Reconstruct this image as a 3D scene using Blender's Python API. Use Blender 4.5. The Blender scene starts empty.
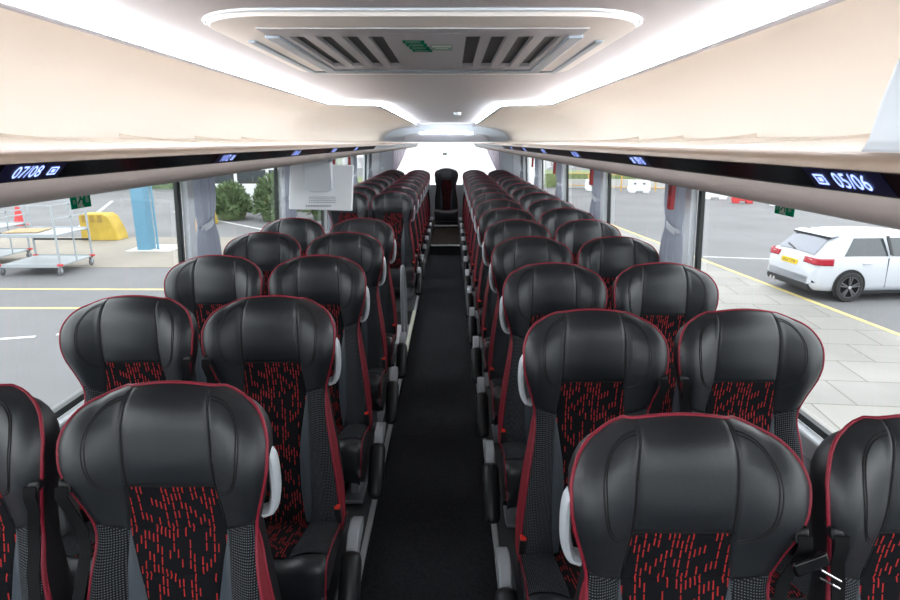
import bpy, math, random
from mathutils import Vector, Matrix
random.seed(7)
S = bpy.context.scene
COL = S.collection
PI = math.pi

# ------------------------------------------------------------------ materials
def new_mat(name):
    m = bpy.data.materials.new(name); m.use_nodes = True
    nt = m.node_tree
    return m, nt, nt.nodes['Principled BSDF']

def pmat(name, col, rough=0.5, metal=0.0, spec=0.5, bump=0.0, bscale=200.0, vary=0.0, vscale=3.0, coat=0.0):
    m, nt, b = new_mat(name)
    c = (*col, 1)
    b.inputs['Base Color'].default_value = c
    b.inputs['Roughness'].default_value = rough
    b.inputs['Metallic'].default_value = metal
    b.inputs['Specular IOR Level'].default_value = spec
    b.inputs['Coat Weight'].default_value = coat
    tc = nt.nodes.new('ShaderNodeTexCoord')
    if vary > 0:
        n = nt.nodes.new('ShaderNodeTexNoise'); n.inputs['Scale'].default_value = vscale; n.inputs['Detail'].default_value = 6
        nt.links.new(tc.outputs['Object'], n.inputs['Vector'])
        r = nt.nodes.new('ShaderNodeMapRange')
        r.inputs['To Min'].default_value = 1 - vary; r.inputs['To Max'].default_value = 1 + vary
        r.inputs['From Min'].default_value = 0.3; r.inputs['From Max'].default_value = 0.7
        nt.links.new(n.outputs['Fac'], r.inputs['Value'])
        mx = nt.nodes.new('ShaderNodeMix'); mx.data_type = 'RGBA'; mx.blend_type = 'MULTIPLY'; mx.inputs[0].default_value = 1
        mx.inputs[6].default_value = c
        nt.links.new(r.outputs['Result'], mx.inputs[7])
        nt.links.new(mx.outputs[2], b.inputs['Base Color'])
    if bump > 0:
        n2 = nt.nodes.new('ShaderNodeTexNoise'); n2.inputs['Scale'].default_value = bscale; n2.inputs['Detail'].default_value = 3
        nt.links.new(tc.outputs['Object'], n2.inputs['Vector'])
        bp = nt.nodes.new('ShaderNodeBump'); bp.inputs['Strength'].default_value = bump; bp.inputs['Distance'].default_value = 0.002
        nt.links.new(n2.outputs['Fac'], bp.inputs['Height'])
        nt.links.new(bp.outputs['Normal'], b.inputs['Normal'])
    return m

def emat(name, col, strength):
    m, nt, b = new_mat(name)
    b.inputs['Base Color'].default_value = (*col, 1)
    b.inputs['Emission Color'].default_value = (*col, 1)
    b.inputs['Emission Strength'].default_value = strength
    return m

def glass_mat(name, tint=(0.96, 0.98, 0.98), refl=0.06):
    m = bpy.data.materials.new(name); m.use_nodes = True
    nt = m.node_tree; nt.nodes.clear()
    o = nt.nodes.new('ShaderNodeOutputMaterial')
    t = nt.nodes.new('ShaderNodeBsdfTransparent'); t.inputs['Color'].default_value = (*tint, 1)
    g = nt.nodes.new('ShaderNodeBsdfGlossy'); g.inputs['Roughness'].default_value = 0.0
    lw = nt.nodes.new('ShaderNodeLayerWeight'); lw.inputs['Blend'].default_value = 0.5
    pw = nt.nodes.new('ShaderNodeMath'); pw.operation = 'POWER'; pw.inputs[1].default_value = 4.0
    nt.links.new(lw.outputs['Facing'], pw.inputs[0])
    f = nt.nodes.new('ShaderNodeMath'); f.operation = 'MULTIPLY_ADD'; f.inputs[1].default_value = 0.55; f.inputs[2].default_value = refl
    nt.links.new(pw.outputs[0], f.inputs[0])
    mx = nt.nodes.new('ShaderNodeMixShader')
    nt.links.new(f.outputs[0], mx.inputs['Fac'])
    nt.links.new(t.outputs[0], mx.inputs[1]); nt.links.new(g.outputs[0], mx.inputs[2])
    nt.links.new(mx.outputs[0], o.inputs['Surface'])
    return m

def sheer_mat(name, col, tr):
    m, nt, b = new_mat(name)
    b.inputs['Base Color'].default_value = (*col, 1); b.inputs['Roughness'].default_value = .9; b.inputs['Specular IOR Level'].default_value = .1
    t = nt.nodes.new('ShaderNodeBsdfTranslucent'); t.inputs['Color'].default_value = (*col, 1)
    mx = nt.nodes.new('ShaderNodeMixShader'); mx.inputs[0].default_value = tr
    nt.links.new(b.outputs[0], mx.inputs[1]); nt.links.new(t.outputs[0], mx.inputs[2])
    nt.links.new(mx.outputs[0], nt.nodes['Material Output'].inputs['Surface'])
    return m
def mnode(nt, op, a, b=None, c=None):
    n = nt.nodes.new('ShaderNodeMath'); n.operation = op
    for i, v in enumerate((a, b, c)):
        if v is None: continue
        if isinstance(v, (int, float)): n.inputs[i].default_value = v
        else: nt.links.new(v, n.inputs[i])
    return n.outputs[0]

def dash_mat(name, base, red):
    """black moquette woven with short red upright dashes (UV in metres)"""
    m, nt, b = new_mat(name)
    uv = nt.nodes.new('ShaderNodeUVMap'); uv.uv_map = 'UVMap'
    sx = nt.nodes.new('ShaderNodeSeparateXYZ'); nt.links.new(uv.outputs[0], sx.inputs[0])
    CX, CY = 0.0095, 0.0245
    u = mnode(nt, 'DIVIDE', sx.outputs[0], CX)
    col = mnode(nt, 'FLOOR', u); fu = mnode(nt, 'FRACT', u)
    wn = nt.nodes.new('ShaderNodeTexWhiteNoise'); wn.noise_dimensions = '1D'; nt.links.new(col, wn.inputs['W'])
    v = mnode(nt, 'ADD', mnode(nt, 'DIVIDE', sx.outputs[1], CY), mnode(nt, 'MULTIPLY', wn.outputs['Value'], 7.0))
    row = mnode(nt, 'FLOOR', v); fv = mnode(nt, 'FRACT', v)
    cb = nt.nodes.new('ShaderNodeCombineXYZ'); nt.links.new(col, cb.inputs[0]); nt.links.new(row, cb.inputs[1])
    w2 = nt.nodes.new('ShaderNodeTexWhiteNoise'); w2.noise_dimensions = '2D'; nt.links.new(cb.outputs[0], w2.inputs['Vector'])
    on = mnode(nt, 'GREATER_THAN', w2.outputs['Value'], 0.50)
    mu = mnode(nt, 'LESS_THAN', mnode(nt, 'ABSOLUTE', mnode(nt, 'SUBTRACT', fu, 0.5)), 0.145)
    mv = mnode(nt, 'LESS_THAN', mnode(nt, 'ABSOLUTE', mnode(nt, 'SUBTRACT', fv, 0.5)), 0.41)
    mask = mnode(nt, 'MULTIPLY', mnode(nt, 'MULTIPLY', mu, mv), on)
    mx = nt.nodes.new('ShaderNodeMix'); mx.data_type = 'RGBA'
    nt.links.new(mask, mx.inputs[0]); mx.inputs[6].default_value = (*base, 1); mx.inputs[7].default_value = (*red, 1)
    nt.links.new(mx.outputs[2], b.inputs['Base Color'])
    b.inputs['Roughness'].default_value = 0.95; b.inputs['Specular IOR Level'].default_value = 0.15
    return m

def dot_mat(name, base, dot):
    m, nt, b = new_mat(name)
    uv = nt.nodes.new('ShaderNodeUVMap'); uv.uv_map = 'UVMap'
    sx = nt.nodes.new('ShaderNodeSeparateXYZ'); nt.links.new(uv.outputs[0], sx.inputs[0])
    fu = mnode(nt, 'FRACT', mnode(nt, 'DIVIDE', sx.outputs[0], 0.0052))
    fv = mnode(nt, 'FRACT', mnode(nt, 'DIVIDE', sx.outputs[1], 0.0060))
    mu = mnode(nt, 'LESS_THAN', mnode(nt, 'ABSOLUTE', mnode(nt, 'SUBTRACT', fu, 0.5)), 0.24)
    mv = mnode(nt, 'LESS_THAN', mnode(nt, 'ABSOLUTE', mnode(nt, 'SUBTRACT', fv, 0.5)), 0.18)
    mask = mnode(nt, 'MULTIPLY', mu, mv)
    mx = nt.nodes.new('ShaderNodeMix'); mx.data_type = 'RGBA'
    nt.links.new(mask, mx.inputs[0]); mx.inputs[6].default_value = (*base, 1); mx.inputs[7].default_value = (*dot, 1)
    nt.links.new(mx.outputs[2], b.inputs['Base Color'])
    b.inputs['Roughness'].default_value = 0.9; b.inputs['Specular IOR Level'].default_value = 0.2
    return m

def slab_mat(name, c1, c2, mortar, bw, bh, rot=0.0):
    m, nt, b = new_mat(name)
    tc = nt.nodes.new('ShaderNodeTexCoord')
    mp = nt.nodes.new('ShaderNodeMapping'); mp.inputs['Rotation'].default_value = (0, 0, rot)
    nt.links.new(tc.outputs['Object'], mp.inputs['Vector'])
    br = nt.nodes.new('ShaderNodeTexBrick')
    br.inputs['Color1'].default_value = (*c1, 1); br.inputs['Color2'].default_value = (*c2, 1); br.inputs['Mortar'].default_value = (*mortar, 1)
    br.inputs['Scale'].default_value = 1.0; br.inputs['Mortar Size'].default_value = 0.012
    br.inputs['Brick Width'].default_value = bw; br.inputs['Row Height'].default_value = bh
    br.offset = 0.5
    nt.links.new(mp.outputs[0], br.inputs['Vector'])
    n = nt.nodes.new('ShaderNodeTexNoise'); n.inputs['Scale'].default_value = 0.35; n.inputs['Detail'].default_value = 5
    nt.links.new(tc.outputs['Object'], n.inputs['Vector'])
    r = nt.nodes.new('ShaderNodeMapRange'); r.inputs['From Min'].default_value = .35; r.inputs['From Max'].default_value = .65
    r.inputs['To Min'].default_value = .8; r.inputs['To Max'].default_value = 1.15
    nt.links.new(n.outputs['Fac'], r.inputs['Value'])
    mx = nt.nodes.new('ShaderNodeMix'); mx.data_type = 'RGBA'; mx.blend_type = 'MULTIPLY'; mx.inputs[0].default_value = 1
    nt.links.new(br.outputs['Color'], mx.inputs[6]); nt.links.new(r.outputs[0], mx.inputs[7])
    nt.links.new(mx.outputs[2], b.inputs['Base Color'])
    b.inputs['Roughness'].default_value = 0.7
    return m

M = {}
M['leather'] = pmat('black_leather', (0.013, 0.016, 0.020), 0.42, spec=0.78, bump=0.25, bscale=420)
M['insert'] = pmat('charcoal_leather', (0.060, 0.072, 0.088), 0.45, spec=0.5, bump=0.2, bscale=420)
M['thread'] = pmat('seam_thread', (0.006, 0.006, 0.007), 0.6)
M['dash'] = dash_mat('red_dash_moquette', (0.008, 0.008, 0.010), (0.44, 0.030, 0.030))
M['dot'] = dot_mat('dotted_weave', (0.010, 0.011, 0.013), (0.15, 0.16, 0.18))
M['piping'] = pmat('red_piping', (0.28, 0.013, 0.033), 0.5)
M['gusset'] = pmat('dark_red_side_fabric', (0.20, 0.008, 0.018), 0.7)
M['shell'] = pmat('black_shell_plastic', (0.012, 0.012, 0.014), 0.5)
M['silver'] = pmat('silver_grey_plastic', (0.34, 0.36, 0.39), 0.35, spec=0.5)
M['legm'] = pmat('grey_leg_metal', (0.22, 0.23, 0.25), 0.45)
M['white_pl'] = pmat('white_handle_plastic', (0.62, 0.66, 0.70), 0.35)
M['pad'] = pmat('armrest_rubber', (0.016, 0.017, 0.020), 0.42)
M['belt'] = pmat('black_webbing', (0.007, 0.007, 0.008), 0.7, spec=0.15, bump=0.3, bscale=900)
M['blackgloss'] = pmat('gloss_black', (0.004, 0.004, 0.005), 0.12)
M['buckle'] = pmat('red_buckle', (0.75, 0.03, 0.02), 0.4)
M['chrome'] = pmat('chrome', (0.8, 0.8, 0.82), 0.15, metal=1.0)
M['alu'] = pmat('brushed_aluminium', (0.62, 0.64, 0.66), 0.35, metal=0.6)
M['carpet'] = pmat('charcoal_carpet', (0.030, 0.031, 0.035), 1.0, spec=0.1, bump=1.0, bscale=600, vary=0.25, vscale=90)
M['platform'] = pmat('grey_vinyl_floor', (0.045, 0.047, 0.05), 0.6)
M['wood'] = pmat('brown_vinyl_tread', (0.022, 0.013, 0.008), 0.8, spec=0.1, vary=0.3, vscale=14)
M['cream'] = pmat('cream_panel', (0.89, 0.82, 0.745), 0.45, spec=0.4)
M['tan'] = pmat('tan_rack_lip', (0.30, 0.21, 0.15), 0.5)
M['ceil'] = pmat('grey_ceiling_fabric', (0.56, 0.52, 0.52), 0.8)
M['trim'] = pmat('pale_grey_trim', (0.62, 0.65, 0.68), 0.4)
M['underlip'] = pmat('grey_beige_underlip', (0.44, 0.37, 0.34), 0.45)
M['hatchgrey'] = pmat('hatch_grey', (0.50, 0.50, 0.54), 0.5)
M['hatchrail'] = pmat('hatch_rail_grey', (0.36, 0.41, 0.47), 0.45)
M['hatchcream'] = pmat('hatch_cream', (0.80, 0.74, 0.69), 0.6)
M['cavity'] = pmat('slot_cavity', (0.16, 0.16, 0.165), 0.8)
M['wall'] = pmat('side_wall_grey', (0.30, 0.31, 0.33), 0.7)
M['monw'] = pmat('monitor_white', (0.88, 0.90, 0.92), 0.22)
M['seal'] = pmat('black_window_seal', (0.015, 0.018, 0.018), 0.5)
M['post'] = pmat('white_window_post', (0.72, 0.76, 0.80), 0.45)
M['glass'] = glass_mat('window_glass')
M['curtain'] = sheer_mat('grey_curtain', (0.38, 0.40, 0.46), .35)
M['rearcurtain'] = sheer_mat('lilac_rear_curtain', (0.74, 0.68, 0.74), .6)
M['tie'] = pmat('pale_tieback', (0.55, 0.58, 0.62), 0.8)
M['hammer'] = pmat('red_hammer_case', (0.33, 0.012, 0.016), 0.4)
M['led'] = emat('led_white', (0.88, 0.95, 1.0), 32.0)
M['ledsoft'] = emat('led_soft', (0.84, 0.93, 1.0), 48.0)
M['digits'] = emat('led_blue_white_digits', (0.30, 0.40, 1.0), 1.25)
M['digitglow'] = emat('led_blue_backing', (0.010, 0.004, 0.40), 0.014)
M['digitglow'].node_tree.nodes['Principled BSDF'].inputs['Base Color'].default_value = (0, 0, 0, 1)
M['green'] = sheer_mat('sign_green', (0.0, 0.28, 0.16), .45)
M['signwhite'] = sheer_mat('sign_white', (0.8, 0.84, 0.8), .4)
M['signpale'] = pmat('sign_pale_text', (0.18, 0.36, 0.28), 0.5)
M['asphalt'] = pmat('asphalt', (0.150, 0.150, 0.155), 0.75, vary=0.14, vscale=0.35)
M['pave'] = pmat('tan_pavement', (0.255, 0.228, 0.19), 0.8, vary=0.12, vscale=0.5)
M['slab'] = slab_mat('paving_slabs', (0.30, 0.285, 0.26), (0.255, 0.245, 0.23), (0.15, 0.14, 0.12), 1.15, .85, 0.10)
M['yline'] = pmat('yellow_road_paint', (0.62, 0.50, 0.20), 0.7, vary=0.15, vscale=3)
M['wline'] = pmat('white_road_paint', (0.60, 0.60, 0.58), 0.7, vary=0.15, vscale=3)
M['carpaint'] = pmat('white_car_paint', (0.50, 0.52, 0.56), 0.25, coat=0.6)
M['carglass'] = pmat('dark_car_glass', (0.04, 0.05, 0.055), 0.05, spec=0.8)
M['rearglass'] = pmat('grey_car_rear_glass', (0.20, 0.21, 0.25), 0.08, spec=0.8)
M['carblack'] = pmat('black_car_trim', (0.012, 0.013, 0.015), 0.4)
M['tyre'] = pmat('tyre_rubber', (0.02, 0.02, 0.02), 0.8)
M['alloy'] = pmat('dark_alloy', (0.11, 0.11, 0.115), 0.3, metal=0.2)
M['rimdark'] = pmat('rim_inner_black', (0.006, 0.006, 0.007), 0.8, spec=0.1)
M['hub'] = pmat('hub_cap_grey', (0.4, 0.4, 0.42), 0.4)
M['tail'] = pmat('tail_light_red', (0.36, 0.010, 0.025), 0.15)
M['plate'] = pmat('yellow_number_plate', (0.75, 0.52, 0.03), 0.5)
M['galv'] = pmat('galvanised_steel', (0.36, 0.39, 0.41), 0.5, metal=0.2)
M['castor'] = pmat('grey_castor', (0.14, 0.14, 0.15), 0.6)
M['redplastic'] = pmat('red_plastic', (0.55, 0.05, 0.05), 0.5)
M['ply'] = pmat('plywood', (0.42, 0.28, 0.15), 0.7, vary=0.15, vscale=5)
M['yellow'] = pmat('yellow_painted_block', (0.46, 0.32, 0.045), 0.7, vary=0.2, vscale=2)
M['blue'] = pmat('light_blue_paint', (0.115, 0.27, 0.38), 0.5)
M['orange'] = pmat('orange_post', (0.65, 0.38, 0.10), 0.6)
M['white'] = pmat('white_body', (0.78, 0.79, 0.80), 0.35)
M['leafs'] = pmat('shrub_leaves', (0.10, 0.15, 0.065), 0.6, vary=0.5, vscale=4)
M['grassm'] = pmat('grass_verge', (0.19, 0.24, 0.10), 0.9, vary=0.25, vscale=3)
M['whitewall'] = pmat('white_backdrop', (0.86, 0.86, 0.86), 0.8)
M['concrete'] = pmat('pale_concrete', (0.5, 0.5, 0.48), 0.8, vary=0.1, vscale=2)

# ------------------------------------------------------------------ mesh helper
class MB:
    def __init__(s): s.v, s.f, s.uv, s.mi = [], [], {}, []
    def add(s, verts, faces, uvs=None):
        b = len(s.v); s.v.extend([tuple(p) for p in verts])
        for f in faces: s.f.append(tuple(b + i for i in f))
        if uvs:
            for i, q in enumerate(uvs): s.uv[b + i] = q
        return s
    def grid(s, fn, na, nb, uvfn=None, flip=False, wrap=False):
        """fn(i,j) for i in 0..na, j in 0..nb"""
        vs = [fn(i, j) for j in range(nb + 1) for i in range(na + 1)]
        W = na + 1; fs = []
        for j in range(nb):
            for i in range(na):
                q = (j * W + i, j * W + i + 1, (j + 1) * W + i + 1, (j + 1) * W + i)
                fs.append(q[::-1] if flip else q)
        us = [uvfn(i, j) for j in range(nb + 1) for i in range(na + 1)] if uvfn else None
        return s.add(vs, fs, us)
    def box(s, x0, x1, y0, y1, z0, z1):
        v = [(x, y, z) for z in (z0, z1) for y in (y0, y1) for x in (x0, x1)]
        return s.add(v, [(0, 2, 3, 1), (4, 5, 7, 6), (0, 1, 5, 4), (2, 6, 7, 3), (0, 4, 6, 2), (1, 3, 7, 5)])
    def obox(s, c, ax, ay, az):
        """box with centre c and half-axis vectors"""
        c, ax, ay, az = map(Vector, (c, ax, ay, az))
        v = [c + sx * ax + sy * ay + sz * az for sz in (-1, 1) for sy in (-1, 1) for sx in (-1, 1)]
        return s.add(v, [(0, 2, 3, 1), (4, 5, 7, 6), (0, 1, 5, 4), (2, 6, 7, 3), (0, 4, 6, 2), (1, 3, 7, 5)])
    def bar(s, p, q, w, h=None):
        p, q = Vector(p), Vector(q); d = (q - p); L = d.length; d.normalize()
        up = Vector((0, 0, 1)) if abs(d.z) < 0.9 else Vector((0, 1, 0))
        a = d.cross(up).normalized(); b = a.cross(d)
        h = h or w
        return s.obox((p + q) / 2, d * L / 2, a * w / 2, b * h / 2)
    def tube(s, pts, r, n=8, closed=False, rx=None, ref=None):
        """tube along pts; r radius (or list); rx other radius along ref"""
        P = [Vector(p) for p in pts]; N = len(P)
        vs = []; prev = None
        for i in range(N):
            if closed: t = P[(i + 1) % N] - P[i - 1]
            else: t = P[min(i + 1, N - 1)] - P[max(i - 1, 0)]
            t.normalize()
            if ref is not None: a = Vector(ref) - t * t.dot(Vector(ref))
            elif prev is None: a = (Vector((0, 0, 1)) if abs(t.z) < .9 else Vector((1, 0, 0))); a = a - t * a.dot(t)
            else: a = prev - t * prev.dot(t)
            if a.length < 1e-6: a = t.orthogonal()
            a.normalize(); prev = a
            b = t.cross(a)
            rr = r[i] if isinstance(r, (list, tuple)) else r
            r2 = rr if rx is None else rx
            for k in range(n):
                th = 2 * PI * k / n
                vs.append(P[i] + a * math.cos(th) * rr + b * math.sin(th) * r2)
        fs = []
        for i in range(N if closed else N - 1):
            j = (i + 1) % N
            for k in range(n):
                fs.append((i * n + k, i * n + (k + 1) % n, j * n + (k + 1) % n, j * n + k))
        if not closed:
            fs.append(tuple(range(n))[::-1]); fs.append(tuple((N - 1) * n + k for k in range(n)))
        return s.add(vs, fs)
    def lathe(s, prof, n=24, axis='z', c=(0, 0, 0)):
        vs = []
        for (r, h) in prof:
            for k in range(n):
                t = 2 * PI * k / n; x, y = r * math.cos(t), r * math.sin(t)
                p = {'z': (x, y, h), 'y': (x, h, y), 'x': (h, x, y)}[axis]
                vs.append((p[0] + c[0], p[1] + c[1], p[2] + c[2]))
        fs = []
        for i in range(len(prof) - 1):
            for k in range(n):
                fs.append((i * n + k, i * n + (k + 1) % n, (i + 1) * n + (k + 1) % n, (i + 1) * n + k))
        fs.append(tuple(range(n))[::-1]); fs.append(tuple((len(prof) - 1) * n + k for k in range(n)))
        return s.add(vs, fs)
    def prism(s, poly, y0, y1, axis='y'):
        """poly of (a,b): axis y -> (x,z), axis x -> (y,z), axis z -> (x,y)"""
        def pt(a, b, t): return {'y': (a, t, b), 'x': (t, a, b), 'z': (a, b, t)}[axis]
        n = len(poly)
        vs = [pt(a, b, y0) for a, b in poly] + [pt(a, b, y1) for a, b in poly]
        fs = [tuple(range(n))[::-1], tuple(range(n, 2 * n))]
        for i in range(n): fs.append((i, (i + 1) % n, n + (i + 1) % n, n + i))
        return s.add(vs, fs)
    def mirror_x(s):
        s.v = [(-x, y, z) for x, y, z in s.v]; s.f = [f[::-1] for f in s.f]; return s
    def build(s, name, mat, parent=None, smooth=False, bevel=0.0, loc=None, recalc=True, segs=2):
        me = bpy.data.meshes.new(name)
        me.from_pydata(s.v, [], s.f)
        if s.uv:
            l = me.uv_layers.new(name='UVMap')
            for lp in me.loops: l.data[lp.index].uv = s.uv.get(lp.vertex_index, (0, 0))
        me.materials.append(mat)
        if recalc:
            import bmesh
            bm = bmesh.new(); bm.from_mesh(me); bmesh.ops.recalc_face_normals(bm, faces=bm.faces[:]); bm.to_mesh(me); bm.free()
        if smooth:
            for p in me.polygons: p.use_smooth = True
        o = bpy.data.objects.new(name, me); COL.objects.link(o)
        if bevel > 0:
            md = o.modifiers.new('bevel', 'BEVEL'); md.width = bevel; md.segments = segs; md.limit_method = 'ANGLE'
            md.angle_limit = math.radians(40)
            for p in me.polygons: p.use_smooth = True
            md.harden_normals = False
        if smooth or bevel > 0:
            me.set_sharp_from_angle(angle=math.radians(48))
        if parent: o.parent = parent
        if loc is not None: o.location = loc
        return o

def tag(o, label=None, cat=None, group=None, kind=None):
    if label: o['label'] = label
    if cat: o['category'] = cat
    if group: o['group'] = group
    if kind: o['kind'] = kind
    return o
def empty(name, loc=(0, 0, 0), rz=0.0, **k):
    o = bpy.data.objects.new(name, None); COL.objects.link(o); o.location = loc; o.rotation_euler = (0, 0, rz)
    o.empty_display_size = 0.1
    return tag(o, **k)
def copy_tree(o, parent=None):
    c = o.copy(); COL.objects.link(c)
    if parent: c.parent = parent
    for ch in list(o.children): copy_tree(ch, c)
    return c
def text_mb(txt, size):
    cu = bpy.data.curves.new('lettering', 'FONT'); cu.body = txt; cu.size = size
    cu.align_x = 'CENTER'; cu.align_y = 'CENTER'; cu.resolution_u = 3
    o = bpy.data.objects.new('lettering', cu); COL.objects.link(o)
    dg = bpy.context.evaluated_depsgraph_get(); dg.update()
    me = bpy.data.meshes.new_from_object(o.evaluated_get(dg))
    vs = [tuple(v.co) for v in me.vertices]; fs = [tuple(p.vertices) for p in me.polygons]
    bpy.data.objects.remove(o); bpy.data.curves.remove(cu); bpy.data.meshes.remove(me)
    return vs, fs
def place2d(mb, vs, fs, o, ex, ey, off=0.0):
    o, ex, ey = Vector(o), Vector(ex), Vector(ey); n = ex.cross(ey).normalized()
    mb.add([o + ex * v[0] + ey * v[1] + n * off for v in vs], fs)

def interp(tab):
    xs = [t[0] for t in tab]; ys = [t[1] for t in tab]; n = len(xs)
    ds = []
    for i in range(n):
        if i == 0: ds.append((ys[1] - ys[0]) / (xs[1] - xs[0]))
        elif i == n - 1: ds.append((ys[-1] - ys[-2]) / (xs[-1] - xs[-2]))
        else:
            a = (ys[i] - ys[i - 1]) / (xs[i] - xs[i - 1]); b = (ys[i + 1] - ys[i]) / (xs[i + 1] - xs[i])
            ds.append(0 if a * b <= 0 else 2 * a * b / (a + b))
    def f(x):
        if x <= xs[0]: return ys[0]
        if x >= xs[-1]: return ys[-1]
        for i in range(n - 1):
            if x <= xs[i + 1]:
                h = xs[i + 1] - xs[i]; t = (x - xs[i]) / h
                return ((2*t**3 - 3*t*t + 1) * ys[i] + (t**3 - 2*t*t + t) * h * ds[i] + (-2*t**3 + 3*t*t) * ys[i + 1] + (t**3 - t*t) * h * ds[i + 1])
    return f
def sstep(a, b, x):
    t = max(0, min(1, (x - a) / (b - a))); return t * t * (3 - 2 * t)

# ------------------------------------------------------------------ seat
ZC = 3.30                  # camera height over the yard
AISLE = 1.56               # aisle floor
PLAT = 1.64                # platform under the seats
HB = 0.873                 # length of the backrest
TOP = (0.0, 1.134)
DD = (-0.08, -0.9968); NN = (-0.9968, 0.08)
Wf = interp([(0, .113), (.003, .144), (.010, .169), (.024, .191), (.048, .210), (.08, .223), (.115, .2295), (.16, .2285), (.20, .222), (.245, .209), (.29, .195), (.33, .186), (.37, .184), (.44, .191), (.55, .206), (.7, .220), (.873, .228)])
def arch(a, h): return .028 * (min(a, .16) / .16) ** 2 * max(0, 1 - h / .14)
Cf = interp([(0, -.020), (.012, .004), (.04, .024), (.09, .036), (.15, .038), (.21, .032), (.28, .016), (.345, .006), (.45, .016), (.56, .020), (.7, .010), (.873, 0)])
Af = interp([(0, .0), (.03, .006), (.08, .022), (.14, .036), (.2, .042), (.27, .038), (.345, .034), (.45, .052), (.6, .060), (.75, .058), (.873, .045)])
HSf = interp([(0, .088), (.10, .098), (.230, .100), (.30, .107), (.345, .112)])
FBf = interp([(.230, .100), (.30, .107), (.345, .112), (.43, .100), (.55, .083), (.7, .077), (.873, .088)])
INf = interp([(.345, .114), (.45, .120), (.6, .121), (.75, .116), (.873, .105)])
def surf(s, h, sink=0.0):
    w = Wf(h); a = abs(s)
    off = Cf(h) + Af(h) * sstep(.085, .19, a) - 0.020 * math.exp(-(max(0, w - a)) / 0.014) - sink
    if h < .30: off += .013 * max(0, 1 - (a / .112) ** 2) * sstep(0, .05, h) * (1 - sstep(.17, .26, h))
    hh = h + arch(a, h)
    return (s, TOP[0] + hh * DD[0] + off * NN[0], TOP[1] + hh * DD[1] + off * NN[1])
def spaced(n, lo=True, hi=True):
    out = []
    for i in range(n + 1):
        t = i / n
        if lo and hi: c = .5 - .5 * math.cos(PI * t)
        elif lo: c = 1 - math.cos(PI / 2 * t)
        else: c = math.sin(PI / 2 * t)
        out.append(.35 * t + .65 * c)
    return out
def patch(mb, sl, sr, h0, h1, na, nb, edges='lrtb', depth=0.005, tt=0.0, tb=0.0, inner=0):
    A = spaced(na, 'l' in edges, 'r' in edges) if ('l' in edges or 'r' in edges) else [i / na for i in range(na + 1)]
    B = spaced(nb)
    def hh_(i, j):
        f = A[i] if inner else 1 - A[i]
        return h0 + tt * f + (h1 + tb * f - h0 - tt * f) * B[j]
    def P(i, j):
        h = hh_(i, j); a, b = sl(h), sr(h); s = a + (b - a) * A[i]
        f = A[i] if inner else 1 - A[i]
        d = []
        if 'l' in edges: d.append(abs(s - a))
        if 'r' in edges: d.append(abs(b - s))
        if 't' in edges: d.append(h - h0 - tt * f)
        if 'b' in edges: d.append(h1 + tb * f - h)
        g = depth * math.exp(-(min(d) / .0040) ** 2) if d else 0
        return surf(s, h, g)
    def U(i, j):
        h = hh_(i, j); a, b = sl(h), sr(h); return (a + (b - a) * A[i], -h)
    mb.grid(P, na, nb, U)

CP = [(.08, .245), (.0, .262), (-.12, .292), (-.24, .325), (-.31, .345), (-.36, .350), (-.40, .338), (-.420, .300), (-.418, .24), (-.40, .16)]
def cpath(t):
    n = len(CP) - 1; x = max(0, min(.99999, t)) * n; i = int(x); f = x - i
    p0, p1, p2, p3 = CP[max(0, i - 1)], CP[i], CP[i + 1], CP[min(n, i + 2)]
    return tuple(.5 * (2 * p1[k] + (p2[k] - p0[k]) * f + (2 * p0[k] - 5 * p1[k] + 4 * p2[k] - p3[k]) * f * f + (3 * p1[k] - p0[k] - 3 * p2[k] + p3[k]) * f ** 3) for k in (0, 1))
CW = interp([(0, .218), (.3, .228), (.6, .233), (.75, .231), (1, .222)])
def csurf(s, t, sink=0.0):
    y, z = cpath(t); y1, z1 = cpath(min(1, t + .01)); y0, z0 = cpath(max(0, t - .01))
    ty, tz = y1 - y0, z1 - z0; L = math.hypot(ty, tz); ny, nz = -tz / L, ty / L
    if nz < -0.2 or (abs(nz) < .2 and ny > 0): ny, nz = -ny, -nz
    if t < .6 and nz < 0: ny, nz = -ny, -nz
    a = abs(s); w = CW(t)
    off = .022 * sstep(.09, .17, a) * sstep(.0, .2, t) * (1 - sstep(.62, .8, t)) - .016 * math.exp(-(w - a) / .012) - sink
    return (s, y + ny * off, z + nz * off)
def cpatch(mb, sl, sr, t0, t1, na, nb, edges='lrtb', depth=.005):
    A = spaced(na); B = [i / nb for i in range(nb + 1)]
    def P(i, j):
        t = t0 + (t1 - t0) * B[j]; a, b = sl(t), sr(t); s = a + (b - a) * A[i]
        d = []
        if 'l' in edges: d.append(abs(s - a))
        if 'r' in edges: d.append(abs(b - s))
        if 't' in edges: d.append((t - t0) * .6)
        if 'b' in edges: d.append((t1 - t) * .6)
        return csurf(s, t, depth * math.exp(-(min(d) / .006) ** 2))
    def U(i, j):
        t = t0 + (t1 - t0) * B[j]; a, b = sl(t), sr(t); return (a + (b - a) * A[i], -t * .72)
    mb.grid(P, na, nb, U)

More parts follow.
